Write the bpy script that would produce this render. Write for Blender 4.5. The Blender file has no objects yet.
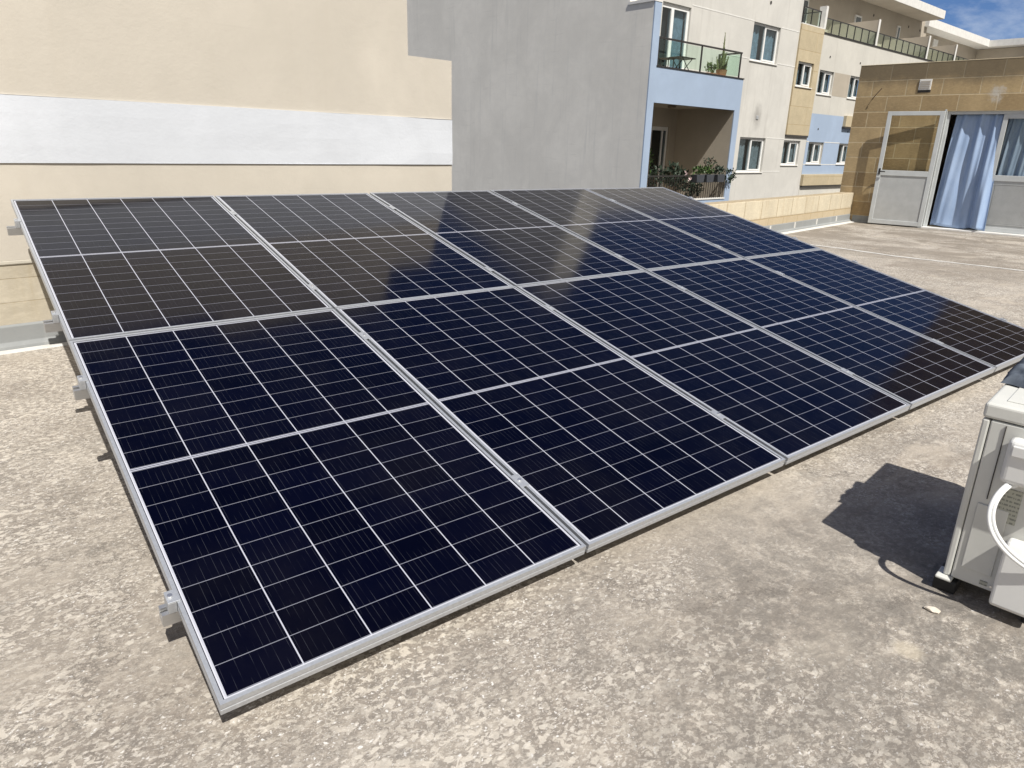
import bpy, bmesh, math, random
from mathutils import Vector, Matrix, noise
random.seed(7)
R = math.radians
scene = bpy.context.scene
COL = scene.collection

# ------------------------------------------------------------------ camera
cam_d = bpy.data.cameras.new('camera'); cam = bpy.data.objects.new('camera', cam_d); COL.objects.link(cam)
scene.camera = cam
yaw, pit, rol = R(38.429), R(18.855), R(1.593)
fw = Vector((math.sin(yaw)*math.cos(pit), math.cos(yaw)*math.cos(pit), -math.sin(pit)))
r0 = Vector((math.cos(yaw), -math.sin(yaw), 0)); u0 = r0.cross(fw)
rt = r0*math.cos(rol)+u0*math.sin(rol); up = -r0*math.sin(rol)+u0*math.cos(rol)
M = Matrix((( rt.x, up.x, -fw.x, -0.2705), (rt.y, up.y, -fw.y, -1.3651), (rt.z, up.z, -fw.z, 1.3074), (0,0,0,1)))
cam.matrix_world = M
cam_d.sensor_width = 36; cam_d.sensor_fit = 'HORIZONTAL'; cam_d.lens = 696.36/1024*36
cam_d.clip_start = 0.05; cam_d.clip_end = 3000

# ------------------------------------------------------------------ light
SUN_EL, SUN_AZ = R(54.0), R(193.0)
w = bpy.data.worlds.new('World'); scene.world = w; w.use_nodes = True
nt = w.node_tree; N = nt.nodes; L = nt.links; N.clear()
out = N.new('ShaderNodeOutputWorld'); bg = N.new('ShaderNodeBackground'); sky = N.new('ShaderNodeTexSky')
sky.sky_type = 'NISHITA'; sky.sun_disc = False; sky.sun_elevation = SUN_EL; sky.sun_rotation = SUN_AZ
sky.air_density = 0.85; sky.dust_density = 0.05; sky.ozone_density = 4.0
bg.inputs[1].default_value = 0.078
tc = N.new('ShaderNodeTexCoord'); mp = N.new('ShaderNodeMapping'); mp.inputs['Scale'].default_value = (1, 1, 2.4)
cn = N.new('ShaderNodeTexNoise'); cn.inputs['Scale'].default_value = 3.1; cn.inputs['Detail'].default_value = 9; cn.inputs['Roughness'].default_value = 0.62
cn.inputs['Distortion'].default_value = 0.4
cr = N.new('ShaderNodeValToRGB'); cr.color_ramp.elements[0].position = 0.47; cr.color_ramp.elements[1].position = 0.70
cr.color_ramp.elements[0].color = (0,0,0,1); cr.color_ramp.elements[1].color = (1,1,1,1)
cm = N.new('ShaderNodeMath'); cm.operation = 'MULTIPLY'; cm.inputs[1].default_value = 0.75
mx = N.new('ShaderNodeMix'); mx.data_type = 'RGBA'; mx.inputs[7].default_value = (7.6, 8.2, 9.2, 1)
L.new(tc.outputs['Generated'], mp.inputs[0]); L.new(mp.outputs[0], cn.inputs['Vector']); L.new(cn.outputs[0], cr.inputs[0])
sp_ = N.new('ShaderNodeSeparateXYZ'); L.new(tc.outputs['Generated'], sp_.inputs[0])
mr = N.new('ShaderNodeMapRange'); mr.inputs[1].default_value = 0.14; mr.inputs[2].default_value = 0.30; mr.inputs[3].default_value = 0.95; mr.inputs[4].default_value = 0.08
L.new(sp_.outputs[2], mr.inputs[0]); L.new(mr.outputs[0], cm.inputs[1])
L.new(cr.outputs[0], cm.inputs[0]); L.new(cm.outputs[0], mx.inputs[0]); 
# deep clear blue towards the north, unseen bright clouds added in the south and overhead-south as neutral fill
hs_ = N.new('ShaderNodeMix'); hs_.data_type = 'RGBA'; hs_.blend_type = 'MULTIPLY'; hs_.inputs[0].default_value = 1; hs_.inputs[7].default_value = (0.52, 0.62, 0.82, 1)
L.new(sky.outputs[0], hs_.inputs[6])
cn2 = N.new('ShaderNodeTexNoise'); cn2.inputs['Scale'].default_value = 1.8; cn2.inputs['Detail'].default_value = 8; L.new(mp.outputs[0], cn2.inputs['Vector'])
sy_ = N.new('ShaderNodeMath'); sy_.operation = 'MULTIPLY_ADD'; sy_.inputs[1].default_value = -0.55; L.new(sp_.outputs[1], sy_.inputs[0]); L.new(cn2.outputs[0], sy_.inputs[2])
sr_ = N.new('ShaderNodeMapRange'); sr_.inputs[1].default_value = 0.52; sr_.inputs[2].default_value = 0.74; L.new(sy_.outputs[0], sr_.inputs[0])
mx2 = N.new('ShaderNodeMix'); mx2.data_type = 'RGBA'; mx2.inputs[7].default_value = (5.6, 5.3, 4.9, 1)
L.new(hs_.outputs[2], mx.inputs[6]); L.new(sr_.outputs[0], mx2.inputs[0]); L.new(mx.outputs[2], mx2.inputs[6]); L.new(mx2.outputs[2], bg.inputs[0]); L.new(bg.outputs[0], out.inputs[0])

sd = bpy.data.lights.new('sun', 'SUN'); sun = bpy.data.objects.new('sun', sd); COL.objects.link(sun)
sd.energy = 4.55; sd.angle = R(0.53); sd.color = (1.0, 0.965, 0.905)
sdir = Vector((math.sin(SUN_AZ)*math.cos(SUN_EL), math.cos(SUN_AZ)*math.cos(SUN_EL), math.sin(SUN_EL)))
sun.rotation_euler = sdir.to_track_quat('Z', 'Y').to_euler()
vs = scene.view_settings; vs.view_transform = 'Standard'; vs.look = 'None'; vs.exposure = 0.33; vs.gamma = 1.0; vs.use_curve_mapping = False
scene.render.engine = 'CYCLES'

# ------------------------------------------------------------------ materials
class Mat:
    """small node-graph helper"""
    def __init__(s, name):
        s.m = bpy.data.materials.new(name); s.m.use_nodes = True
        s.t = s.m.node_tree; s.N = s.t.nodes; s.L = s.t.links
        s.b = s.N['Principled BSDF']; s.co = s.N.new('ShaderNodeTexCoord').outputs['Object']
    def link(s, a, b): s.L.new(a, b)
    def val(s, sock, v):
        if hasattr(v, 'is_output'): s.L.new(v, sock)
        elif isinstance(v, tuple) and len(v) == 3 and len(getattr(sock, 'default_value', (0,))) == 4: sock.default_value = (*v, 1)
        else: sock.default_value = v
    def math(s, op, a, b=0.0, c=None, clamp=False):
        n = s.N.new('ShaderNodeMath'); n.operation = op; n.use_clamp = clamp
        s.val(n.inputs[0], a); s.val(n.inputs[1], b)
        if c is not None: s.val(n.inputs[2], c)
        return n.outputs[0]
    def mapping(s, scale=(1,1,1), rot=(0,0,0), loc=(0,0,0), vec=None):
        n = s.N.new('ShaderNodeMapping'); n.inputs['Scale'].default_value = scale; n.inputs['Rotation'].default_value = rot; n.inputs['Location'].default_value = loc
        s.link(vec or s.co, n.inputs[0]); return n.outputs[0]
    def noise(s, scale, detail=4, rough=0.55, vec=None, dist=0.0, color=False):
        n = s.N.new('ShaderNodeTexNoise'); n.inputs['Scale'].default_value = scale; n.inputs['Detail'].default_value = detail
        n.inputs['Roughness'].default_value = rough; n.inputs['Distortion'].default_value = dist
        s.link(vec or s.co, n.inputs['Vector']); return n.outputs[1 if color else 0]
    def voro(s, scale, vec=None, feat='F1', rand=1.0):
        n = s.N.new('ShaderNodeTexVoronoi'); n.inputs['Scale'].default_value = scale; n.feature = feat; n.inputs['Randomness'].default_value = rand
        s.link(vec or s.co, n.inputs['Vector']); return n
    def ramp(s, f, a, b, smooth=True):
        n = s.N.new('ShaderNodeMapRange'); n.interpolation_type = 'SMOOTHSTEP' if smooth else 'LINEAR'
        s.val(n.inputs[0], f); n.inputs[1].default_value = a; n.inputs[2].default_value = b; n.inputs[3].default_value = 0; n.inputs[4].default_value = 1
        return n.outputs[0]
    def mix(s, f, a, b, mode='MIX'):
        n = s.N.new('ShaderNodeMix'); n.data_type = 'RGBA'; n.blend_type = mode
        s.val(n.inputs[0], f); s.val(n.inputs[6], a); s.val(n.inputs[7], b); return n.outputs[2]
    def vadd(s, a, b, sc=1.0):
        n = s.N.new('ShaderNodeVectorMath'); n.operation = 'MULTIPLY_ADD'; s.link(b, n.inputs[0]); n.inputs[1].default_value = (sc,)*3; s.link(a, n.inputs[2]); return n.outputs[0]
    def xyz(s, vec=None):
        n = s.N.new('ShaderNodeSeparateXYZ'); s.link(vec or s.co, n.inputs[0]); return n.outputs
    def comb(s, x, y, z):
        n = s.N.new('ShaderNodeCombineXYZ'); s.val(n.inputs[0], x); s.val(n.inputs[1], y); s.val(n.inputs[2], z); return n.outputs[0]
    def bump(s, h, strength=0.3, dist=0.01):
        n = s.N.new('ShaderNodeBump'); n.inputs['Strength'].default_value = strength; n.inputs['Distance'].default_value = dist
        s.link(h, n.inputs['Height']); s.link(n.outputs[0], s.b.inputs['Normal'])
    def base(s, c): s.val(s.b.inputs['Base Color'], c)
    def rough(s, v): s.val(s.b.inputs['Roughness'], v)
    def metal(s, v): s.b.inputs['Metallic'].default_value = v

def simple(name, col, rough=0.6, metal=0.0, var=0.12, vs=6.0, bump=0.0, bs=60.0):
    m = Mat(name); n = m.noise(vs, 5, 0.6)
    f = m.ramp(n, 0.3, 0.7)
    m.base(m.mix(f, tuple(c*(1-var) for c in col), tuple(min(1, c*(1+var)) for c in col)))
    m.rough(rough); m.metal(metal)
    if bump: m.bump(m.noise(bs, 4, 0.6), bump, 0.004)
    return m.m

def render_wall(name, col, streak=0.25, stain=(0.30,0.27,0.22), amt=0.5, smudge=None, trowel=0.0):
    """painted / rendered masonry: blotches, rain streaks, fine grain"""
    m = Mat(name)
    big = m.ramp(m.noise(0.55, 6, 0.6, dist=0.6), 0.35, 0.68)
    mid = m.ramp(m.noise(3.5, 6, 0.65), 0.3, 0.7)
    c = m.mix(big, tuple(x*0.93 for x in col), tuple(min(1,x*1.05) for x in col))
    c = m.mix(m.math('MULTIPLY', mid, 0.30), c, tuple(x*0.84 for x in col))
    st = m.noise(1.0, 5, 0.65, vec=m.mapping((5.5, 5.5, 0.32)))
    st = m.math('MULTIPLY', m.ramp(st, 0.52, 0.78), streak)
    c = m.mix(st, c, stain)
    sp = m.ramp(m.noise(1.7, 7, 0.75, vec=m.mapping((1,1,1), loc=(9,4,2))), 0.64, 0.80)
    c = m.mix(m.math('MULTIPLY', sp, amt*0.5), c, stain)
    if trowel:
        for mpv, lo, hi in (((0.5,1,11), 0.60, 0.72), ((1.6,1,30), 0.66, 0.72)):
            tr = m.ramp(m.noise(1.0, 6, 0.6, vec=m.mapping(mpv), dist=0.3), lo, hi)
            c = m.mix(m.math('MULTIPLY', tr, trowel), c, tuple(x*0.84 for x in col))
        ck = m.voro(0.55, vec=m.vadd(m.mapping((1,1,1.6)), m.noise(3, 5, 0.7, color=True), 0.35), feat='DISTANCE_TO_EDGE')
        c = m.mix(m.math('MULTIPLY', m.math('SUBTRACT', 1.0, m.ramp(ck.outputs['Distance'], 0.0005, 0.004)), trowel*0.12), c, tuple(x*0.6 for x in col))
    if smudge:
        X = m.xyz(); dx = m.math('SUBTRACT', X[0], smudge[0]); dz = m.math('MULTIPLY', m.math('SUBTRACT', X[2], smudge[1]), 0.6)
        dd = m.math('ADD', m.math('SQRT', m.math('ADD', m.math('MULTIPLY', dx, dx), m.math('MULTIPLY', dz, dz))), m.math('MULTIPLY', m.math('SUBTRACT', m.noise(6, 5, 0.7), 0.5), 0.25))
        c = m.mix(m.math('MULTIPLY', m.math('SUBTRACT', 1.0, m.ramp(dd, 0.02, 0.34)), 0.5), c, (0.13,0.12,0.11))
    m.base(c); m.rough(0.9)
    h = m.math('ADD', m.noise(45, 4, 0.7), m.math('MULTIPLY', m.noise(4, 4, 0.6), 1.5))
    m.bump(h, 0.25, 0.006)
    return m.m

def block_wall(name, c1, c2, mort, bw, bh, vecfn='xz', off=(0,0,0), msize=0.010, stain_top=None, dirt=(0.13,0.10,0.06), streak=0.3, patch=None, foot=None):
    m = Mat(name)
    x, y, z = m.xyz(m.mapping((1,1,1), loc=off))
    v = m.comb(m.math('ADD', x, y), z, 0.0)
    wob = m.noise(3.0, 3, 0.5, color=True)
    v = m.vadd(v, wob, 0.012)
    b = m.N.new('ShaderNodeTexBrick'); m.link(v, b.inputs['Vector'])
    b.inputs['Scale'].default_value = 1; b.inputs['Mortar Size'].default_value = msize; b.inputs['Mortar Smooth'].default_value = 0.35
    b.inputs['Brick Width'].default_value = bw; b.inputs['Row Height'].default_value = bh; b.inputs['Bias'].default_value = 0.0
    b.inputs['Color1'].default_value = (*c1,1); b.inputs['Color2'].default_value = (*c2,1); b.inputs['Mortar'].default_value = (*mort,1)
    mid = m.ramp(m.noise(2.6, 7, 0.7), 0.30, 0.72)
    c = m.mix(m.math('MULTIPLY', mid, 0.45), b.outputs[0], tuple(q*0.66 for q in c1))
    fine = m.ramp(m.noise(16, 5, 0.7, vec=m.mapping((1,1,2.5))), 0.42, 0.75)
    c = m.mix(m.math('MULTIPLY', fine, 0.28), c, tuple(min(1,q*1.35) for q in c2))
    st = m.ramp(m.noise(1.0, 5, 0.7, vec=m.mapping((7, 7, 0.8))), 0.50, 0.78)
    c = m.mix(m.math('MULTIPLY', st, streak), c, dirt)
    if stain_top is not None:
        f = m.ramp(m.math('ADD', z, m.math('MULTIPLY', m.noise(3.2, 5, 0.7), 0.30)), stain_top-0.12, stain_top+0.16)
        c = m.mix(m.math('MULTIPLY', f, 0.7), c, (0.10,0.085,0.06))
    if foot:
        ff = m.math('SUBTRACT', 1.0, m.ramp(m.math('ADD', z, m.math('MULTIPLY', m.noise(5, 5, 0.7), 0.10)), foot+off[2]+0.02, foot+off[2]+0.09))
        c = m.mix(m.math('MULTIPLY', ff, 0.6), c, (0.42,0.32,0.19))
    if patch:
        dx = m.math('SUBTRACT', m.xyz()[0], patch[0]); dz = m.math('SUBTRACT', m.xyz()[2], patch[1])
        dd = m.math('SQRT', m.math('ADD', m.math('MULTIPLY', dx, dx), m.math('MULTIPLY', dz, dz)))
        dd = m.math('ADD', dd, m.math('MULTIPLY', m.math('SUBTRACT', m.noise(9, 6, 0.75), 0.5), 0.42))
        c = m.mix(m.math('MULTIPLY', m.math('SUBTRACT', 1.0, m.ramp(dd, 0.03, 0.16)), 0.75), c, (0.55,0.53,0.48))
    m.base(c); m.rough(0.92)
    h = m.math('SUBTRACT', m.math('MULTIPLY', m.noise(22, 5, 0.7), 0.6), b.outputs[1])
    m.bump(h, 0.4, 0.012)
    return m.m

def mk_floor():
    m = Mat('weathered_concrete')
    wob = m.noise(14, 3, 0.6, color=True)
    v = m.vadd(m.mapping((1,1,1)), wob, 0.035)
    big = m.ramp(m.noise(0.75, 7, 0.66, dist=0.4), 0.36, 0.64)
    mid = m.ramp(m.noise(4.5, 8, 0.75), 0.37, 0.63)
    c = m.mix(big, (0.335, 0.29, 0.235), (0.48, 0.43, 0.355))
    c = m.mix(m.math('MULTIPLY', mid, 0.62), c, (0.255, 0.225, 0.185))
    gr1 = m.ramp(m.noise(34, 8, 0.85, vec=m.mapping((1,1.2,1), rot=(0,0,0.5))), 0.43, 0.57)
    c = m.mix(m.math('MULTIPLY', gr1, 0.55), c, (0.16, 0.143, 0.122))
    # smooth worn zones where the cement skin survives: fewer flakes there
    px_, py_, pz_ = m.xyz()
    def blob(cx, cy, r, wob=0.7):
        dx = m.math('SUBTRACT', px_, cx); dy = m.math('SUBTRACT', py_, cy)
        d = m.math('SQRT', m.math('ADD', m.math('MULTIPLY', dx, dx), m.math('MULTIPLY', dy, dy)))
        d = m.math('ADD', d, m.math('MULTIPLY', m.math('SUBTRACT', m.noise(2.4, 6, 0.7), 0.5), wob*2))
        return m.math('SUBTRACT', 1.0, m.ramp(d, r*0.45, r*1.1))
    skin = m.math('MAXIMUM', m.math('MULTIPLY', m.ramp(m.noise(0.9, 5, 0.6, vec=m.mapping((1,1,1), loc=(7.7,2.2,0))), 0.52, 0.64), 0.8), blob(1.95, 0.10, 0.75))
    rawf = m.math('MULTIPLY_ADD', skin, -0.60, 1.0)
    for sc, lo, hi, amt, colr in ((19, 0.53, 0.585, 0.42, (0.56,0.505,0.415)), (36, 0.525, 0.565, 0.85, (0.66,0.605,0.505)), (78, 0.545, 0.59, 0.75, (0.66,0.61,0.52)), (150, 0.60, 0.64, 0.75, (0.74,0.71,0.64))):
        f = m.ramp(m.noise(sc, 3, 0.6, vec=m.mapping((1,1.35,1), rot=(0,0,0.4), loc=(sc,0,0)), dist=0.5), lo, hi)
        reg = m.ramp(m.noise(1.9, 6, 0.7, vec=m.mapping((1,1,1), loc=(sc, 3, 0))), 0.38, 0.60)
        c = m.mix(m.math('MULTIPLY', m.math('MULTIPLY', f, rawf), m.math('MULTIPLY', m.math('MULTIPLY_ADD', reg, 0.85, 0.15), amt)), c, colr)
    for sc, lo, hi, amt, colr in ((30, 0.82, 0.84, 0.75, (0.68,0.63,0.53)), (48, 0.84, 0.86, 0.75, (0.70,0.65,0.56)), (90, 0.88, 0.90, 0.9, (0.80,0.78,0.72))):
        vr = m.voro(sc, vec=m.mapping((1,1.5,1), rot=(0,0,0.5), vec=m.vadd(v, m.noise(50, 3, 0.7, color=True), 0.022)))
        pick = m.ramp(m.xyz(vr.outputs['Color'])[0], lo, hi)
        shape = m.math('SUBTRACT', 1.0, m.ramp(vr.outputs['Distance'], 0.28, 0.38))
        c = m.mix(m.math('MULTIPLY', m.math('MULTIPLY', m.math('MULTIPLY', pick, shape), rawf), amt), c, colr)
    c = m.mix(m.math('MULTIPLY', skin, 0.34), c, (0.50,0.445,0.36))
    # grimy greyish areas
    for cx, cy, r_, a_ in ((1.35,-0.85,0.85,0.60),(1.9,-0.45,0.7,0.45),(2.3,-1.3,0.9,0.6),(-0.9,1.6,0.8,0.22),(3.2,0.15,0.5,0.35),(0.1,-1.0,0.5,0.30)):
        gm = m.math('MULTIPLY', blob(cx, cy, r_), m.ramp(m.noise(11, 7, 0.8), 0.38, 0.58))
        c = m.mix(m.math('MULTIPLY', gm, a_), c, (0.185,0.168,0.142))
    # pale mortar splash and a dried puddle rim
    c = m.mix(m.math('MULTIPLY', blob(1.62,-0.80,0.05,0.05), 0.6), c, (0.60,0.53,0.40))
    pr = m.noise(1.15, 4, 0.55, vec=m.mapping((1,1,1), loc=(4.2,9.1,0)), dist=0.6)
    rim = m.math('SUBTRACT', 1.0, m.ramp(m.math('ABSOLUTE', m.math('SUBTRACT', pr, 0.56)), 0.001, 0.012))
    c = m.mix(m.math('MULTIPLY', rim, 0.30), c, (0.22,0.20,0.17))
    # hairline cracks
    ck = m.voro(0.33, vec=m.vadd(m.mapping((1,1,1), loc=(2.3,0.7,0)), m.noise(2.2, 7, 0.75, color=True), 0.55), feat='DISTANCE_TO_EDGE')
    c = m.mix(m.math('MULTIPLY', m.math('SUBTRACT', 1.0, m.ramp(ck.outputs['Distance'], 0.0006, 0.003)), 0.55), c, (0.13,0.115,0.095))
    # streaks left by water running over the roof
    for loc, colr, amt in (((3,1,0),(0.56,0.49,0.39),0.55), ((8,5,0),(0.235,0.195,0.15),0.50)):
        sk = m.ramp(m.noise(1.0, 7, 0.72, vec=m.mapping((1.2, 3.0, 1), rot=(0,0,-0.25), loc=loc), dist=1.1), 0.52, 0.68)
        rg = m.math('MULTIPLY_ADD', m.ramp(m.xyz()[0], 0.8, 3.2), 0.75, 0.25)
        c = m.mix(m.math('MULTIPLY', m.math('MULTIPLY', sk, rg), amt), c, colr)
    # dark lichen / dirt speckle in patches
    sp = m.ramp(m.noise(34, 6, 0.75), 0.54, 0.66)
    reg = m.ramp(m.noise(0.9, 5, 0.65, vec=m.mapping((1,1,1), loc=(5.3, 1.7, 0))), 0.42, 0.64)
    c = m.mix(m.math('MULTIPLY', m.math('MULTIPLY', sp, reg), 0.62), c, (0.16, 0.145, 0.12))
    gr = m.ramp(m.noise(2.2, 6, 0.7, vec=m.mapping((1,1,1), loc=(2,7,0))), 0.58, 0.72)
    c = m.mix(m.math('MULTIPLY', gr, 0.40), c, (0.21, 0.205, 0.185))
    # pale lime bloom, streaky
    bl = m.ramp(m.noise(1.0, 6, 0.7, vec=m.mapping((0.9, 2.2, 1), rot=(0,0,0.3), loc=(1.1,0.4,0))), 0.55, 0.75)
    c = m.mix(m.math('MULTIPLY', bl, 0.38), c, (0.56, 0.505, 0.41))
    # damp darker zone towards the far right of the roof
    x, y, z = m.xyz()
    far = m.math('MULTIPLY', m.ramp(x, 6.0, 12.5), m.ramp(m.noise(0.9, 7, 0.72, vec=m.mapping((1.5, 0.9, 1)), dist=0.6), 0.42, 0.58))
    c = m.mix(m.math('MULTIPLY', far, 0.72), c, (0.20, 0.17, 0.13))
    c = m.mix(1.0, c, (0.885,0.88,0.905), 'MULTIPLY')
    m.base(c); m.rough(0.93)
    h = m.math('ADD', m.noise(70, 5, 0.75), m.math('MULTIPLY', m.noise(9, 5, 0.6), 1.6))
    m.bump(h, 0.55, 0.008)
    return m.m

PW, PH = 1.134, 1.903
def mk_laminate():
    """half-cut mono cells, 6 columns by 20 rows, printed behind glass (object space = panel plane)"""
    m = Mat('solar_cells')
    x, y, z = m.xyz()
    mxg, cw = 0.019, (PW-0.038)/6
    def line(coord, off, pitch, half):        # 1 near multiples of pitch
        t = m.math('DIVIDE', m.math('SUBTRACT', coord, off), pitch)
        fr = m.math('ABSOLUTE', m.math('SUBTRACT', t, m.math('ROUND', t)))
        return m.math('LESS_THAN', fr, half/pitch)
    colL = line(x, mxg, cw, 0.0018)
    ch = (PH-0.038-0.018)/20
    low = m.math('LESS_THAN', y, PH/2)
    yy = m.mix(low, m.comb(m.math('SUBTRACT', y, 0.018), 0, 0), m.comb(y, 0, 0)); yy = m.xyz(yy)[0]
    rowL = line(yy, mxg, ch, 0.0011)
    ym = m.math('ABSOLUTE', m.math('SUBTRACT', y, PH/2))
    midL = m.math('MULTIPLY', m.math('LESS_THAN', ym, 0.0064), m.math('GREATER_THAN', ym, 0.0018))
    midD = m.math('LESS_THAN', ym, 0.0018)
    edge = m.math('MINIMUM', m.math('MINIMUM', x, m.math('SUBTRACT', PW, x)), m.math('MINIMUM', y, m.math('SUBTRACT', PH, y)))
    gapD = m.math('LESS_THAN', edge, 0.0133)
    inx = m.math('MULTIPLY', m.math('GREATER_THAN', x, mxg-0.002), m.math('LESS_THAN', x, PW-mxg+0.002))
    iny = m.math('MULTIPLY', m.math('GREATER_THAN', y, mxg-0.002), m.math('LESS_THAN', y, PH-mxg+0.002))
    border = m.math('SUBTRACT', 1.0, m.math('MULTIPLY', inx, iny))
    bus = line(x, mxg+cw/20, cw/10, 0.00045)
    busn = m.ramp(m.noise(1.0, 2, 0.5, vec=m.mapping((160, 9, 1))), 0.40, 0.62)
    # per-cell shade
    cid = m.N.new('ShaderNodeTexWhiteNoise'); cid.noise_dimensions = '3D'
    info = m.N.new('ShaderNodeObjectInfo')
    m.link(m.comb(m.math('FLOOR', m.math('DIVIDE', m.math('SUBTRACT', x, mxg), cw)), m.math('FLOOR', m.math('DIVIDE', m.math('SUBTRACT', yy, mxg), ch)), m.math('MULTIPLY', info.outputs['Random'], 50)), cid.inputs['Vector'])
    cell = m.mix(cid.outputs[0], (0.0007, 0.0009, 0.0048), (0.0011, 0.0014, 0.0072))
    c = m.mix(m.math('MULTIPLY', m.math('MULTIPLY', bus, busn), 0.10), cell, (0.30, 0.32, 0.38))
    c = m.mix(m.math('MULTIPLY', rowL, 0.62), c, (0.30,0.31,0.37))
    c = m.mix(m.math('MULTIPLY', colL, 1.0), c, (0.42,0.43,0.49))
    c = m.mix(midL, c, (0.40,0.41,0.47)); c = m.mix(m.math('MULTIPLY', midD, 0.6), c, (0.02, 0.02, 0.04))
    c = m.mix(border, c, (0.50,0.51,0.56)); c = m.mix(gapD, c, (0.03,0.03,0.04))
    dust = m.ramp(m.noise(2.2, 6, 0.7, vec=m.mapping((1,0.8,1), loc=(3,1,0))), 0.35, 0.8)
    c = m.mix(m.math('MULTIPLY', dust, 0.006), c, (0.5, 0.45, 0.38))
    m.base(c)
    m.rough(m.math('ADD', 0.105, m.math('MULTIPLY', dust, 0.05)))
    m.b.inputs['IOR'].default_value = 1.20
    return m.m

def metal_mat(name, col, rough, aniso=(1,1,1), met=0.85):
    m = Mat(name); n = m.noise(30, 4, 0.6, vec=m.mapping(aniso))
    m.base(m.mix(m.ramp(n, .3, .7), tuple(c*0.86 for c in col), col)); m.metal(met); m.rough(m.math('ADD', rough, m.math('MULTIPLY', m.noise(9, 4, 0.6), 0.12)))
    return m.m

def glass_mat(name, tint=(0.75,0.85,0.82), mixf=0.12, ior=1.5):
    m = Mat(name); m.N.remove(m.b)
    tr = m.N.new('ShaderNodeBsdfTransparent'); tr.inputs[0].default_value = (*tint,1)
    gl = m.N.new('ShaderNodeBsdfGlossy'); gl.inputs['Roughness'].default_value = 0.03; gl.inputs[0].default_value = (0.9,0.95,0.95,1)
    fr = m.N.new('ShaderNodeFresnel'); fr.inputs[0].default_value = ior
    ge = m.N.new('ShaderNodeNewGeometry')
    f = m.math('MULTIPLY', m.math('ADD', fr.outputs[0], mixf, clamp=True), m.math('SUBTRACT', 1.0, ge.outputs['Backfacing']))
    mxs = m.N.new('ShaderNodeMixShader'); m.link(f, mxs.inputs[0]); m.link(tr.outputs[0], mxs.inputs[1]); m.link(gl.outputs[0], mxs.inputs[2])
    m.link(mxs.outputs[0], m.N['Material Output'].inputs[0])
    return m.m

MT = {}
MT['floor'] = mk_floor()
MT['cells'] = mk_laminate()
MT['alu'] = metal_mat('anodised_aluminium', (0.54,0.56,0.59), 0.38, (3,3,3), 0.58)
MT['alu_rail'] = metal_mat('mill_aluminium_rail', (0.60,0.60,0.60), 0.38, (1,40,40))
MT['steel'] = metal_mat('bright_steel_bolt', (0.80,0.80,0.80), 0.22)
MT['backsheet'] = simple('white_backsheet', (0.7,0.7,0.7), 0.6)
MT['cream'] = render_wall('cream_render', (0.550,0.508,0.440), streak=0.07, stain=(0.40,0.34,0.25), amt=0.14, trowel=0.35)
MT['whiteband'] = render_wall('pale_grey_membrane_band', (0.60,0.625,0.67), streak=0.06, stain=(0.45,0.47,0.50), amt=0.35)
MT['ledge'] = render_wall('cream_ledge', (0.53,0.495,0.42), streak=0.1)
MT['lowblocks'] = block_wall('old_limestone_base', (0.47,0.42,0.33), (0.53,0.48,0.385), (0.36,0.30,0.21), 1.7, 0.148, off=(0.4,0,-0.006), msize=0.003, streak=0.30, dirt=(0.36,0.28,0.15))
MT['flash'] = render_wall('grey_roofing_felt', (0.265,0.275,0.275), streak=0.2, stain=(0.6,0.6,0.58), amt=0.9)
MT['whitepaint'] = render_wall('flaking_white_paint', (0.60,0.59,0.56), streak=0.3, amt=0.9)
MT['parapet'] = block_wall('pale_limestone_blocks', (0.58,0.515,0.39), (0.64,0.575,0.44), (0.36,0.28,0.17), 0.62, 0.315, off=(0,0,0.035), msize=0.013, streak=0.85, dirt=(0.44,0.34,0.20), foot=0.285)
MT['stone'] = block_wall('ochre_limestone_blocks', (0.325,0.232,0.120), (0.50,0.375,0.205), (0.60,0.50,0.33), 0.62, 0.2855, off=(0,0,0.142), msize=0.010, stain_top=2.94, streak=0.25, patch=(2.13,2.42))
MT['greyrender'] = render_wall('grey_cement_render', (0.83,0.80,0.73), streak=0.5, trowel=0.5, stain=(0.62,0.61,0.57), amt=0.8)
MT['facade'] = render_wall('offwhite_render', (0.58,0.565,0.53), streak=0.32, stain=(0.33,0.31,0.28), amt=0.5, smudge=(6.84,2.45))
MT['facade2'] = render_wall('offwhite_render_far', (0.58,0.56,0.51), streak=0.40, stain=(0.40,0.37,0.33), amt=0.4)
MT['blue'] = render_wall('pale_blue_render', (0.345,0.43,0.565), streak=0.12, stain=(0.34,0.42,0.55), amt=0.2)
MT['beige'] = render_wall('beige_render', (0.43,0.38,0.31), streak=0.1, stain=(0.3,0.26,0.2), amt=0.2)
MT['warmwall'] = render_wall('warm_balcony_render', (0.44,0.39,0.32), streak=0.1, stain=(0.3,0.26,0.2), amt=0.2)
MT['tan'] = block_wall('tan_cladding', (0.47,0.395,0.265), (0.52,0.44,0.30), (0.40,0.30,0.17), 2.4, 0.60, off=(0,0,0.1), msize=0.010, streak=0.2, dirt=(0.42,0.32,0.17))
MT['trim'] = simple('white_trim', (0.70,0.69,0.66), 0.7, var=0.06)
MT['upvc'] = simple('white_window_frame', (0.78,0.78,0.77), 0.35, var=0.03)
MT['greyalu'] = simple('grey_white_door_frame', (0.50,0.52,0.52), 0.42, var=0.05)
MT['doorpanel'] = simple('grey_ribbed_door_panel', (0.42,0.43,0.425), 0.45, var=0.06)
MT['glass'] = glass_mat('window_glass', (0.72,0.78,0.80), 0.04)
MT['doorglass'] = glass_mat('clear_door_glass', (0.93,0.93,0.90), 0.0, 1.22)
MT['railglass'] = glass_mat('greenish_balustrade_glass', (0.88,0.95,0.91), 0.0, 1.22)
MT['darkrail'] = simple('dark_railing_metal', (0.045,0.042,0.04), 0.45, 0.3)
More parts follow.
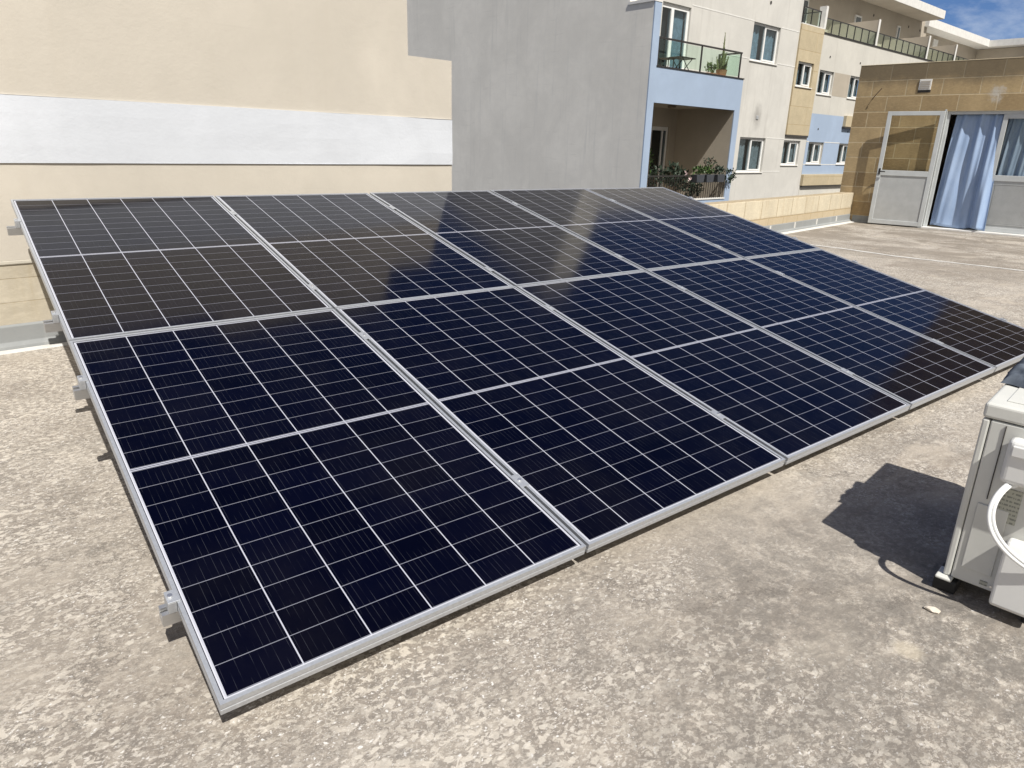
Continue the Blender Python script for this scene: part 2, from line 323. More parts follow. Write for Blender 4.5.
MT['dark'] = simple('dark_interior', (0.02,0.02,0.022), 0.8)  # near-black colour standing in for unlit rooms behind the glazing
MT['shade'] = simple('dark_gap_painted_shadow', (0.05,0.045,0.04), 0.8)  # flat near-black for pipe holes, seams and shadow strips painted under projections
MT['net'] = simple('grey_net_curtain', (0.38,0.39,0.40), 0.9, var=0.2, vs=9)
MT['bluenet'] = simple('blue_grey_net_curtain', (0.34,0.43,0.50), 0.9, var=0.2, vs=9)
MT['street'] = simple('street_asphalt', (0.06,0.06,0.06), 0.9, var=0.2, vs=0.5)
MT['acwhite'] = simple('aged_white_cabinet', (0.61,0.61,0.57), 0.48, var=0.07, vs=5)
MT['acpanel'] = simple('white_plastic_cover', (0.70,0.70,0.68), 0.35, var=0.03)
MT['black'] = simple('black_rubber', (0.012,0.012,0.012), 0.6)
MT['cable'] = simple('white_plastic_conduit', (0.78,0.79,0.78), 0.35, var=0.03)
MT['cactus'] = simple('cactus_skin', (0.13,0.15,0.06), 0.7, var=0.35, vs=20)
MT['leaf'] = simple('balcony_leaves', (0.05,0.095,0.022), 0.55, var=0.45, vs=5)
MT['leaf2'] = simple('grey_green_leaves', (0.035,0.055,0.035), 0.6, var=0.45, vs=7)
MT['flower'] = simple('pale_pink_petals', (0.75,0.55,0.55), 0.6, var=0.1)
MT['pot'] = simple('dark_plastic_pot', (0.05,0.055,0.065), 0.5)
MT['terracotta'] = simple('terracotta_pot', (0.33,0.15,0.08), 0.8)
MT['wood'] = simple('dark_wood', (0.07,0.045,0.03), 0.6)
MT['pebble'] = simple('pale_stone_chip', (0.62,0.56,0.47), 0.85, var=0.15, vs=40, bump=0.4)
MT['lamp'] = simple('bulkhead_lamp', (0.25,0.2,0.15), 0.5)
MT['red'] = simple('red_plastic', (0.35,0.03,0.02), 0.5)

def mk_cloth(name, c, c2, sc):
    m = Mat(name); n = m.ramp(m.noise(sc, 5, 0.6, vec=m.mapping((1,1,0.25))), .3, .7)
    m.base(m.mix(n, c, c2)); m.rough(0.85)
    m.bump(m.noise(220, 2, 0.5), 0.15, 0.001)
    return m.m
MT['curtain'] = mk_cloth('blue_curtain_cloth', (0.25,0.345,0.52), (0.33,0.43,0.60), 6)
MT['jacket'] = mk_cloth('dark_blue_grey_fabric', (0.045,0.055,0.075), (0.10,0.12,0.15), 22)
def mk_label():
    m = Mat('faded_rating_label'); x, y, z = m.xyz()
    ln = m.math('LESS_THAN', m.math('FRACT', m.math('MULTIPLY', z, 75)), 0.45)
    wd = m.ramp(m.noise(1, 2, 0.5, vec=m.mapping((300, 300, 75))), 0.42, 0.5)
    c = m.mix(m.math('MULTIPLY', m.math('MULTIPLY', ln, wd), 0.7), (0.42,0.42,0.35), (0.12,0.13,0.12))
    m.base(c); m.rough(0.5); return m.m
MT['label'] = mk_label()

# ------------------------------------------------------------------ mesh helpers
class MB:
    def __init__(s): s.bm = bmesh.new()
    def quad(s, *pts):
        vs_ = [s.bm.verts.new(p) for p in pts]; s.bm.faces.new(vs_); return s
    def box(s, x0, x1, y0, y1, z0, z1, mat=None):
        v = [Vector((x, y, z)) for x in (x0,x1) for y in (y0,y1) for z in (z0,z1)]
        if mat is not None: v = [mat @ p for p in v]
        b = [s.bm.verts.new(p) for p in v]
        for f in ((0,1,3,2),(4,6,7,5),(0,4,5,1),(2,3,7,6),(0,2,6,4),(1,5,7,3)): s.bm.faces.new([b[i] for i in f])
        return s
    def prism(s, poly, axis, a, b):
        """poly in the two other axes (cyclic order), extruded along axis"""
        def P(p, t):
            if axis == 'x': return (t, p[0], p[1])
            if axis == 'y': return (p[0], t, p[1])
            return (p[0], p[1], t)
        A = [s.bm.verts.new(P(p, a)) for p in poly]; B = [s.bm.verts.new(P(p, b)) for p in poly]
        s.bm.faces.new(A); s.bm.faces.new(B[::-1])
        n = len(poly)
        for i in range(n): s.bm.faces.new([A[i], A[(i+1)%n], B[(i+1)%n], B[i]][::-1])
        return s
    def tube(s, pts, rad, seg=10, cap=True):
        pts = [Vector(p) for p in pts]; rings = []
        n = len(pts); up_ = Vector((0,0,1))
        prev = None
        for i, p in enumerate(pts):
            d = (pts[min(i+1,n-1)]-pts[max(i-1,0)]).normalized()
            if prev is None:
                a = d.orthogonal().normalized()
            else:
                a = (prev - d*prev.dot(d)).normalized()
            prev = a; b = d.cross(a)
            r = rad[i] if isinstance(rad, (list,tuple)) else rad
            rings.append([s.bm.verts.new(p + (a*math.cos(2*math.pi*k/seg)+b*math.sin(2*math.pi*k/seg))*r) for k in range(seg)])
        for i in range(n-1):
            for k in range(seg):
                s.bm.faces.new([rings[i][k], rings[i][(k+1)%seg], rings[i+1][(k+1)%seg], rings[i+1][k]])
        if cap: s.bm.faces.new(rings[0][::-1]); s.bm.faces.new(rings[-1])
        return s
    def lathe(s, prof, cx, cy, seg=20):
        rings = [[s.bm.verts.new((cx+r*math.cos(2*math.pi*k/seg), cy+r*math.sin(2*math.pi*k/seg), z)) for k in range(seg)] for r, z in prof]
        for i in range(len(prof)-1):
            for k in range(seg): s.bm.faces.new([rings[i][k], rings[i][(k+1)%seg], rings[i+1][(k+1)%seg], rings[i+1][k]])
        s.bm.faces.new(rings[0][::-1]); s.bm.faces.new(rings[-1]); return s
    def build(s, name, mat, parent=None, bevel=0, smooth=False, segs=2):
        bmesh.ops.recalc_face_normals(s.bm, faces=s.bm.faces)
        me = bpy.data.meshes.new(name); s.bm.to_mesh(me); s.bm.free()
        if smooth:
            for p in me.polygons: p.use_smooth = True
        me.materials.append(MT[mat]); o = bpy.data.objects.new(name, me); COL.objects.link(o)
        if parent: o.parent = parent
        if bevel:
            b = o.modifiers.new('bevel', 'BEVEL'); b.width = bevel; b.segments = segs; b.limit_method = 'ANGLE'; b.angle_limit = R(40)
        return o

def tag(o, label, cat, group=None):
    o['label'] = label; o['category'] = cat
    if group: o['group'] = group
    return o
def thing(name, label, cat, loc=(0,0,0), rot=(0,0,0), group=None):
    o = bpy.data.objects.new(name, None); COL.objects.link(o); o.location = loc; o.rotation_euler = rot
    o.empty_display_size = 0.1
    return tag(o, label, cat, group)
def struct(o): o['kind'] = 'structure'; return o
def copy_tree(o, parent=None):
    c = o.copy(); COL.objects.link(c)
    if parent: c.parent = parent
    for ch in list(o.children): copy_tree(ch, c)
    return c

# ================================================================== SETTING
# street far below
b = MB(); S_ = 1200; b.quad((-S_,-S_,-7.2),(S_,-S_,-7.2),(S_,S_,-7.2),(-S_,S_,-7.2)); struct(b.build('street', 'street'))
# roof terrace (slab with thickness)
# wall line: left wall base (-0.198,3.913) dir 5deg to (3.41,4.23); parapet to K (14.475,6.027); stone wall from K down
a5, a92, a75 = R(5), math.atan2(6.027-4.229, 14.475-3.408), R(7.5)
OW = Vector((-0.198, 3.913, 0)); EW = Vector((3.408, 4.229, 0)); K = Vector((14.475, 6.027, 0))
b = MB()
poly = [(-9,-8),(16.0,-8),(16.0,6.45),(14.3,6.25),(3.408,4.49),(-9,3.40)]
A = [b.bm.verts.new((x,y,0)) for x,y in poly]; Bt = [b.bm.verts.new((x,y,-7.15)) for x,y in poly]
b.bm.faces.new(A); b.bm.faces.new(Bt[::-1])
for i in range(len(poly)): b.bm.faces.new([A[i],Bt[i],Bt[(i+1)%len(poly)],A[(i+1)%len(poly)]])
struct(b.build('roof_terrace_floor', 'floor'))
# thin pale joint running along the roof
b = MB()
J = [(9.95,4.55),(10.01,3.77),(9.93,2.95),(10.06,2.2),(10.14,1.54),(10.22,0.2),(10.28,-2.0),(10.3,-5)]
def ribbon(b, pts, wd, z):
    L_ = []; 
    for i,(x,y) in enumerate(pts):
        d = Vector(pts[min(i+1,len(pts)-1)])-Vector(pts[max(i-1,0)]); n = Vector((-d.y,d.x)).normalized()*wd*random.uniform(.75,1.2)
        L_.append((b.bm.verts.new((x+n.x,y+n.y,z)), b.bm.verts.new((x-n.x,y-n.y,z))))
    for p_,q_ in zip(L_,L_[1:]): b.bm.faces.new([p_[0],p_[1],q_[1],q_[0]])
jj = []
for (x0,y0),(x1,y1) in zip(J,J[1:]):
    for k in range(8): t=k/8; jj.append((x0+(x1-x0)*t+random.uniform(-.012,.012), y0+(y1-y0)*t))
ribbon(b, jj, 0.030, 0.004)
struct(b.build('floor_joint', 'trim'))

# ---- cream boundary wall
wall = thing('boundary_wall', 'tall cream rendered boundary wall with a wide pale grey band behind the panels', 'wall', OW, (0,0,a5))
b = MB(); b.box(-7.5, 3.615, 0.012, 0.24, 0.556, 1.133); b.box(-7.5, 3.615, 0.012, 0.24, 1.517, 1.998); b.box(-7.5, 1.55, 0.012, 0.24, 1.998, 2.215); b.box(1.55, 3.155, 0.012, 0.24, 1.998, 2.425)
b.build('render_wall', 'cream', wall)
b = MB()
n = 60
xs = [-7.5+(3.615+7.5)*i/n for i in range(n+1)]; zz = [1.133+(1.517-1.133)*k/4 for k in range(5)]
g = [[b.bm.verts.new((x, 0.003-0.004*noise.noise(Vector((x*1.3, z*4, 0)))*1.5, z)) for z in zz] for x in xs]
for i in range(n):
    for k in range(4): b.bm.faces.new([g[i][k], g[i+1][k], g[i+1][k+1], g[i][k+1]])
b.quad((-7.5,0.003,1.517),(3.615,0.003,1.517),(3.615,0.24,1.517),(-7.5,0.24,1.517)); b.quad((3.615,0.003,1.133),(3.615,0.24,1.133),(3.615,0.24,1.517),(3.615,0.003,1.517))
b.quad((-7.5,0.003,1.133),(3.615,0.003,1.133),(3.615,0.24,1.133),(-7.5,0.24,1.133))
b.build('membrane_band', 'whiteband', wall, smooth=False)
b = MB(); b.box(-7.5, 3.615, 0.009, 0.24, 0.530, 0.5559); b.build('ledge', 'ledge', wall, bevel=0.006)
b = MB(); b.box(-7.5, 3.615, 0.018, 0.24, 0.0, 0.530); b.build('stone_base', 'lowblocks', wall)
b = MB(); b.prism([(0.0175,0.0),(-0.045,0.0),(-0.036,0.03),(-0.006,0.05),(0.0,0.148),(0.0175,0.160)], 'x', -7.5, 3.615); b.build('flashing', 'flash', wall, bevel=0.004)
b = MB(); b.prism([(-0.0455,0.0),(-0.085,0.0),(-0.080,0.006),(-0.0455,0.014)], 'x', -7.5, 3.615); b.build('painted_skirt', 'whitepaint', wall)

# ---- low parapet of limestone blocks
lenp = (K-EW).length
par = thing('parapet_wall', 'low parapet of pale limestone blocks with a grey foot, ending at the ochre stone room', 'wall', EW, (0,0,a92))
b = MB(); b.box(0.06, lenp-0.01, 0.0, 0.24, 0.0, 0.585); b.build('block_wall', 'parapet', par, bevel=0.012)
b = MB(); b.prism([(-0.001,0.0),(-0.045,0.0),(-0.040,0.03),(-0.012,0.05),(-0.008,0.150),(-0.001,0.162)], 'x', 0.06, lenp-0.03); b.build('flashing', 'flash', par, bevel=0.004)
b = MB()
for k in range(int(lenp/1.05)): b.box(0.9+k*1.05, 0.9+k*1.05+0.06, -0.0135, -0.0085, 0.052, 0.150)
b.build('felt_lap', 'whitepaint', par)
b = MB(); b.prism([(-0.0455,0.0),(-0.13,0.0),(-0.12,0.006),(-0.0455,0.016)], 'x', 0.06, lenp-0.06); b.build('painted_skirt', 'whitepaint', par)

# ---- ochre stone roof room: local x = along wall away from corner (s), local y = INTO the building
rm = thing('washroom', 'ochre limestone roof room with a wide glazed doorway and its door swung open', 'building', K, (0,0,a75-math.pi/2))
T = 0.24
b = MB()
def slab(b, s0, s1, d0, d1, z0, z1): b.box(s0, s1, d0, d1, z0, z1)
OS0, OS1, OZ = 1.395, 4.15, 2.135
# front wall as one mesh with the opening left out
b.box(-0.29, OS0, 0, T, 0, OZ); b.box(-0.29, 5.6, 0, T, OZ, 2.985); b.box(OS1, 5.6, 0, T, 0, OZ)
b.box(-0.29, -0.05, T, 3.6, 0, 2.985)
bmesh.ops.remove_doubles(b.bm, verts=b.bm.verts, dist=1e-5)
b.build('stone_wall', 'stone', rm)
b = MB(); b.box(-0.05, 5.6, T, 3.6, 2.75, 2.9); b.build('roof_slab', 'warmwall', rm)
b = MB(); b.box(-0.05, 5.6, T, 3.6, 0.0, 0.02); b.box(5.4, 5.6, T, 3.6, 0.02, 2.75); b.box(-0.05, 5.4, 3.4, 3.6, 0.02, 2.75); b.build('inner_room', 'warmwall', rm)
b = MB(); b.box(3.1, 7.2, 0.05, 3.6, 2.985, 6.2); b.build('stair_tower', 'stone', rm)
b = MB()
for x0,x1 in ((-0.29,1.0),(1.0,2.95)): pass
b.box(-0.295, 3.09, -0.004, T+0.01, 2.986, 3.0); b.build('coping', 'tan', rm, bevel=0.006)
b = MB(); b.prism([(-0.001,0.0),(-0.03,0.0),(-0.022,0.02),(-0.006,0.04),(-0.004,0.135),(-0.001,0.142)], 'x', 0.05, 1.36); b.build('flashing', 'flash', rm)
b = MB(); b.box(OS0+0.003, OS1-0.003, -0.13, T-0.02, 0.0, 0.035); b.build('door_sill', 'trim', rm, bevel=0.006)
# vent grille in the wall
v = MB(); v.box(0.83, 1.04, -0.018, -0.001, 2.515, 2.70); vo = v.build('air_vent', 'trim', rm, bevel=0.004)
b = MB()
for k in range(5): b.box(0.85, 1.02, -0.024, -0.0185, 2.54+k*0.029, 2.553+k*0.029)
b.build('louvre', 'beige', vo)
b = MB(); b.box(0.825, 1.045, -0.004, -0.0005, 2.47, 2.512); b.build('dark_strip', 'shade', rm)  # flat dark strip just below the vent
# small bent rod sticking out of the wall
b = MB(); b.tube([(0.02,-0.005,2.36),(0.10,-0.06,2.45),(0.20,-0.09,2.56)], 0.007, 8); b.build('wire_stub', 'wood', rm)
# door frame + fixed glazed leaves
b = MB()
fy0, fy1 = 0.035, 0.095
b.box(OS0, OS0+0.055, fy0, fy1, 0.035, OZ); b.box(OS0+0.055, OS1-0.05, fy0, fy1, OZ-0.055, OZ); b.box(OS1-0.05, OS1, fy0, fy1, 0.035, OZ); b.box(OS0-.035,OS0+.0,-.008,-.0005,0.0,OZ+.03); b.box(OS0+.001,OS0+.012,-.008,fy0-.001,0.036,OZ-.002)
b.build('door_frame', 'greyalu', rm, bevel=0.004)
def leaf(name, parent, W_, H_, mid, rail=0.075):
    """glazed leaf in local x (width) / z (height), thickness y 0..0.045; returns frame"""
    fr = MB()
    fr.box(0, rail, 0, 0.045, 0, H_); fr.box(W_-rail, W_, 0, 0.045, 0, H_)
    fr.box(rail, W_-rail, 0, 0.045, H_-rail, H_); fr.box(rail, W_-rail, 0, 0.045, 0, rail*1.1); fr.box(rail, W_-rail, 0, 0.045, mid, mid+0.10)
    f = fr.build(name, 'greyalu', parent, bevel=0.004)
    g_ = MB(); g_.box(rail, W_-rail, 0.018, 0.024, mid+0.10, H_-rail); g_.build('glass_pane', 'doorglass', f)
    pn = MB(); n_ = int((W_-2*rail-0.10)/0.022)
    pn.box(rail, W_-rail, 0.014, 0.031, rail*1.1, mid)
    pn.box(rail+0.04, W_-rail-0.04, 0.006, 0.0135, rail*1.1+0.05, rail*1.1+0.065); pn.box(rail+0.04, W_-rail-0.04, 0.006, 0.0135, mid-0.065, mid-0.05)
    for k in range(n_): pn.box(rail+0.05+k*0.022, rail+0.05+k*0.022+0.017, 0.009, 0.0138, rail*1.1+0.07, mid-0.07)
    pn.build('lower_panel', 'doorpanel', f)
    return f
lf = leaf('fixed_leaf', rm, 0.95, OZ-0.055-0.04, 0.90); lf.location = (2.305, 0.04, 0.038)
lf2 = leaf('fixed_leaf', rm, 0.84, OZ-0.055-0.04, 0.90); lf2.location = (3.258, 0.04, 0.038)
# open leaf: hinged at s=OS0, swings back against the wall towards the corner
dl = leaf('open_door', rm, 0.975, 2.11, 0.93)
dl['label'] = 'open grey door leaf with clear glass above a ribbed panel'
dl.location = (OS0-0.003, -0.055, 0.025); dl.rotation_euler = (0, 0, math.pi-R(-4.6))
hd = MB(); hd.tube([(0.93,0.046,1.00),(0.93,0.085,1.00),(0.905,0.092,1.00),(0.82,0.092,1.00)], 0.011, 8); hd.box(0.915,0.945,0.045,0.052,0.94,1.06)
hd.build('door_handle', 'black', dl)
hd = MB(); hd.tube([(0.93,-0.001,1.00),(0.93,-0.045,1.00),(0.905,-0.052,1.00),(0.82,-0.052,1.00)], 0.011, 8); hd.box(0.915,0.945,-0.007,-0.0005,0.94,1.06)
hd.build('door_handle', 'black', dl)

def curtain(name, label, M_, W0, W1, H0, H1, amp, folds, sweep, billow=0.0):
    b = MB(); nx, nz = 120, 40; g = []
    for i in range(nx+1):
        u = i/nx; row = []
        for k in range(nz+1):
            v = k/nz
            x0 = W0[0]+(W0[1]-W0[0])*u; x1 = W1[0]+(W1[1]-W1[0])*u
            t = (1-v)
            x = x0*v + x1*t + sweep*math.sin(math.pi*t)*math.sin(math.pi*u)
            ph = folds*2*math.pi*u + 0.9*math.sin(5*u+1.3) + 0.7*t*math.sin(9*u)
            y = amp*(0.45+0.55*t)*math.sin(ph) + 0.35*amp*math.sin(2.1*ph+1+3*t) + 0.05*noise.noise(Vector((u*4, t*2.4, 5)))
            y += -billow*(t**0.8)*(0.45+0.55*min(1,max(0,(u-.55)/.3)))
            z = H0+(H1-H0)*v + 0.015*math.sin(ph*0.5)*(1-v)
            row.append(b.bm.verts.new((x, y, z)))
        g.append(row)
    for i in range(nx):
        for k in range(nz): b.bm.faces.new([g[i][k], g[i+1][k], g[i+1][k+1], g[i][k+1]])
    o = b.build(name, 'curtain', None, smooth=True); o.matrix_world = M_
    so = o.modifiers.new('s', 'SOLIDIFY'); so.thickness = 0.002
    tag(o, label, 'curtain', 'blue curtains in the stone room doorway'); return o
RM = Matrix.Translation(K) @ Matrix.Rotation(a75-math.pi/2, 4, 'Z')
curtain('curtain', 'blue curtain billowing out of the open half of the doorway down to the floor', RM @ Matrix.Translation((0,0.13,0)), (1.535,2.31), (1.495,2.45), 0.06, 2.10, 0.040, 3.3, -0.02, 0.21)
curtain('curtain', 'blue curtain hanging behind the closed glazed leaf right of the doorway', RM @ Matrix.Translation((0,0.155,0)), (2.38,3.3), (2.30,3.25), 0.08, 2.10, 0.035, 6.5, 0.0)
# red crate-like thing glimpsed inside the dark gap
b = MB(); b.lathe([(0.10,0.02),(0.12,0.30),(0.125,0.32),(0.115,0.32),(0.10,0.06)], 0, 0, 20); bk = b.build('bucket', 'red'); bk.matrix_world = RM @ Matrix.Translation((1.58,0.62,0.30)); bk.scale = (1,1,1)
tag(bk, 'small red bucket on a stool glimpsed in the dark gap beside the open door', 'bucket')
st_ = thing('stool', 'low dark stool inside the doorway under the red bucket', 'stool'); st_.matrix_world = RM @ Matrix.Translation((1.58,0.62,0.02))
b = MB(); b.box(-.16,.16,-.16,.16,.265,.299); b.build('seat', 'wood', st_, bevel=0.004)
for sx in (-1,1):
    for sy in (-1,1):
        b = MB(); b.box(sx*.13-.015,sx*.13+.015,sy*.13-.015,sy*.13+.015,0,.265); b.build('leg', 'wood', st_)

# ================================================================== APARTMENT BUILDINGS (local x = s along facade, y = depth, z)
OF = Vector((14.6055, 12.0029, 0)); aF = R(3.4)
def wall_holes(b, s0, s1, z0, z1, d, holes, th=0.30, rev=0.16):
    """front face at depth d with rectangular openings and reveals"""
    xs = sorted({s0,s1,*[h[0] for h in holes],*[h[1] for h in holes]}); zs = sorted({z0,z1,*[h[2] for h in holes],*[h[3] for h in holes]})
    for i in range(len(xs)-1):
        for k in range(len(zs)-1):
            cx, cz = (xs[i]+xs[i+1])/2, (zs[k]+zs[k+1])/2
            if any(h[0]<cx<h[1] and h[2]<cz<h[3] for h in holes): continue
            b.quad((xs[i],d,zs[k]),(xs[i+1],d,zs[k]),(xs[i+1],d,zs[k+1]),(xs[i],d,zs[k+1]))
    for h in holes:
        a,c,e,f = h
        b.quad((a,d,e),(a,d+rev,e),(a,d+rev,f),(a,d,f)); b.quad((c,d,e),(c,d+rev,e),(c,d+rev,f),(c,d,f))
        b.quad((a,d,e),(c,d,e),(c,d+rev,e),(a,d+rev,e)); b.quad((a,d,f),(c,d,f),(c,d+rev,f),(a,d+rev,f))
    b.quad((s0,d,z0),(s0,d+th,z0),(s0,d+th,z1),(s0,d,z1)); b.quad((s1,d,z0),(s1,d+th,z0),(s1,d+th,z1),(s1,d,z1))
    b.quad((s0,d,z1),(s1,d,z1),(s1,d+th,z1),(s0,d+th,z1)); b.quad((s0,d,z0),(s1,d,z0),(s1,d+th,z0),(s0,d+th,z0))
    return b
def window(root, h, d, net='net', kind='window', open_=False, two=True):
    """two-leaf sliding window set into opening h=(s0,s1,z0,z1)"""
    a,c,e,f = h; y = d+0.075; w_ = 0.055
    b = MB()
    b.box(a+.001,a+w_,y,y+.06,e+.001,f-.001); b.box(c-w_,c-.001,y,y+.06,e+.001,f-.001); b.box(a+w_,c-w_,y,y+.06,f-w_,f-.001); b.box(a+w_,c-w_,y,y+.06,e+.001,e+w_)
    m_ = (a+c)/2-0.03
    b.box(m_,m_+0.075,y-.012,y+.05,e+w_,f-w_)
    sa = (m_+0.075, c-w_) # slightly proud right sash
    b.box(sa[1]-.045,sa[1],y-.012,y+.03,e+w_,f-w_); b.box(sa[0],sa[1]-.045,y-.012,y+.03,f-w_-.045,f-w_); b.box(sa[0],sa[1]-.045,y-.012,y+.03,e+w_,e+w_+.045)
    o = b.build(kind, 'upvc', root)
    for s0_,s1_ in ((a+w_,m_),(m_+.075,c-w_-.045)):
        g_ = MB(); g_.box(s0_,s1_,y+.02,y+.026,e+w_,f-w_); g_.build('pane', 'glass', o)
    # net curtain, drawn part way, and a near-black board painted as the unlit room
    nb = MB(); n_=36; rows=[]
    x0,x1 = a+.03, c-.03; gap = ((x0+x1)/2+random.uniform(-.1,.1), random.uniform(.06,.16))
    for i in range(n_+1):
        x = x0+(x1-x0)*i/n_; yy = y+.115+.018*math.sin(i*1.35+random.uniform(-.3,.3))
        rows.append((x, nb.bm.verts.new((x,yy,e)), nb.bm.verts.new((x,yy,f))))
    for p_,q_ in zip(rows, rows[1:]):
        if abs((p_[0]+q_[0])/2-gap[0]) < gap[1]: continue
        nb.bm.faces.new([p_[1],q_[1],q_[2],p_[2]])
    nb.build('net_curtain', net, o, smooth=True)
    db = MB(); db.box(a-.02,c+.02,d+.24,d+.29,e-.02,f+.02); db.build('unlit_room_board', 'dark', o)
    sb = MB(); sb.box(a-.04,c+.04,d-.035,d+.07,e-.028,e-.002); sb.build('sill', 'trim', o, bevel=.004)
    return o
def pipe_hole(root, s, z, d, r=.035):
    b = MB(); seg=14
    ring = [(s+r*math.cos(2*math.pi*k/seg), z+r*math.sin(2*math.pi*k/seg)) for k in range(seg)]
    b.prism(ring, 'y', d-.012, d-.0005); b.build('vent_pipe', 'shade', root)
def strings(root, segs, d):
    for s0,s1,z in segs:
        b = MB(); b.box(s0,s1,d-.006,d-.0005,z-.014,z+.014); b.build('string_course', 'trim', root)

A_ = thing('apartment_block', 'off white apartment block with pale blue framed balconies and a bare grey side wall', 'building', OF, (0,0,aF))
D1 = 0.8
# grey side wall: low blade at the front, full height behind
b = MB(); b.prism([(0.035,-7.2),(15,-7.2),(15,10.0),(0.83,10.0),(0.83,4.86),(0.035,4.86)], 'x', 0.0, 0.26)
b.build('side_wall', 'greyrender', A_)
b = MB(); b.box(-0.03,0.29,-0.01,0.86,4.861,4.93); b.build('blade_coping', 'trim', A_)
b = MB(); b.box(-0.001,0.27,-0.0,0.034,-7.2,4.86)     # painted front of the blade
b.build('blade_front', 'blue', A_)
b = MB(); b.box(0.27,4.45,0.0,0.12,2.50,3.37); b.build('balcony_front', 'blue', A_)
b = MB(); b.box(0.27,4.45,0.121,D1-.001,3.18,3.34); b.build('balcony_slab', 'facade', A_)
b = MB(); b.box(0.25,4.47,-.02,.14,3.371,3.40); b.build('balcony_coping', 'darkrail', A_)
b = MB(); b.box(4.17,4.45,0.0,0.03,-7.2,2.50); b.box(0.27,4.17,0.0,0.12,-1.0,-0.07); b.build('lower_frame', 'blue', A_)
b = MB(); b.box(0.25,4.17,-.02,.14,-0.069,-0.035); b.build('lower_coping', 'trim', A_)
b = MB(); b.box(4.17,4.45,0.031,2.35,-7.2,2.499); b.box(4.17,4.45,0.121,2.35,2.499,3.17); b.build('recess_side_wall', 'warmwall', A_)
dh = (2.92,3.80,-0.4,2.02)
b = MB(); wall_holes(b, 0.27,4.17,-0.4,2.60,2.05,[dh]); b.build('recess_back_wall', 'warmwall', A_)
b = MB(); b.box(0.27,4.17,0.121,2.049,2.56,2.70); b.build('recess_ceiling', 'warmwall', A_)
b = MB(); b.box(0.27,4.17,0.121,2.049,-0.55,-0.401); b.build('recess_floor', 'warmwall', A_)
b = MB(); y=2.10
b.box(2.925,3.0,y,y+.06,-.39,2.015); b.box(3.72,3.795,y,y+.06,-.39,2.015); b.box(3.0,3.72,y,y+.06,1.90,2.015); b.box(3.50,3.56,y,y+.05,-.39,1.90)
bd = b.build('balcony_door', 'upvc', A_)
b = MB(); b.box(3.0,3.72,y+.02,y+.03,-.39,1.90); b.build('pane', 'glass', bd)
b = MB(); b.box(2.88,3.84,2.36,2.40,-.4,2.1); b.build('unlit_room_board', 'dark', bd)
# bulkhead lamp on the recess ceiling
b = MB(); b.lathe([(0.10,2.558),(0.13,2.53),(0.12,2.49),(0.05,2.47)], 2.35, 0.95, 20); b.build('ceiling_lamp', 'lamp', A_, smooth=True)
# main facade behind the balcony and to its right
hA=(5.96,7.60,4.09,5.19); hB=(5.97,7.58,0.68,1.79); hD=(1.33,2.63,3.36,5.13); hE=(8.80,10.02,0.92,1.76)
b = MB(); wall_holes(b, 0.26,4.45,3.19,7.0,D1,[hD]); wall_holes(b, 4.45,8.83,-7.2,7.0,D1,[hA,hB])
b.build('front_wall', 'facade', A_)
b = MB(); wall_holes(b, 8.831,10.45,-7.2,1.95,D1+.004,[(8.84,10.02,0.92,1.76)]); b.build('front_wall', 'facade', A_)
b = MB(); b.box(0.262,8.83,1.12,14,7.0,7.02); b.box(0.262,1.5,1.12,14,7.02,10.0); b.box(0.262,0.5,2.36,14,-7.2,7.0); b.box(4.45,4.70,1.12,14,-7.2,7.0); b.box(8.60,8.83,1.12,14,-7.2,7.0)
b.build('inner_walls', 'greyrender', A_)
window(A_, hA, D1, 'bluenet'); window(A_, hB, D1, 'net'); window(A_, (8.84,10.02,0.92,1.76), D1+.004, 'net')
# balcony glass door
a,c,e,f = hD; y=D1+.06
b = MB(); b.box(a+.001,a+.07,y,y+.06,e,f-.001); b.box(c-.10,c-.001,y,y+.06,e,f-.001); b.box(a+.07,c-.10,y,y+.06,f-.12,f-.001); b.box(a+.07,c-.10,y,y+.06,e,e+.08); b.box(1.80,1.92,y-.01,y+.05,e+.08,f-.12)
bd = b.build('balcony_door', 'upvc', A_)
for s0,s1 in ((a+.07,1.80),(1.92,c-.10)): g_=MB(); g_.box(s0,s1,y+.02,y+.028,e+.08,f-.12); g_.build('pane','glass',bd)
b = MB(); b.box(a+.5,c-.1,y+.12,y+.13,e,f); b.build('net_curtain','bluenet',bd)
b = MB(); b.box(a-.02,c+.02,D1+.26,D1+.30,e,f); b.build('unlit_room_board','dark',bd)
strings(A_, [(2.66,5.95,5.205),(7.64,8.83,5.205),(7.64,8.83,4.13),(4.5,5.92,4.13),(7.62,8.80,1.80),(7.62,8.80,0.70)], D1)
pipe_hole(A_, 6.77, 5.82, D1, .05)
# dirty extract vent with soot bloom
b = MB(); b.box(6.77,6.91,D1-.02,D1-.001,2.36,2.48); ev=b.build('extract_vent','net',A_,bevel=.01)
# balcony railing with glass
rl = MB(); rl.box(0.28,4.26,0.01,0.06,4.05,4.09); rl.box(4.21,4.26,0.061,D1-.002,4.05,4.09); 
for s in (0.30,2.22,4.20): rl.box(s,s+.045,0.02,0.05,3.40,4.05)
rl.box(4.21,4.255,D1-.06,D1-.003,3.34,4.05)
ro = rl.build('balcony_railing', 'darkrail', A_)
for s0,s1 in ((.36,2.20),(2.28,4.18)): g_=MB(); g_.box(s0,s1,.03,.038,3.44,4.03); g_.build('glass_panel','railglass',ro)
g_=MB(); g_.box(4.225,4.233,.08,D1-.08,3.44,4.03); g_.build('glass_panel','railglass',ro)
# lower railing: bars
rl = MB(); rl.box(0.27,4.165,0.04,0.08,0.60,0.64)
s=0.33
while s<4.15: rl.box(s,s+.014,.052,.066,-.034,.60); s+=.115
rl.build('lower_railing','darkrail',A_)
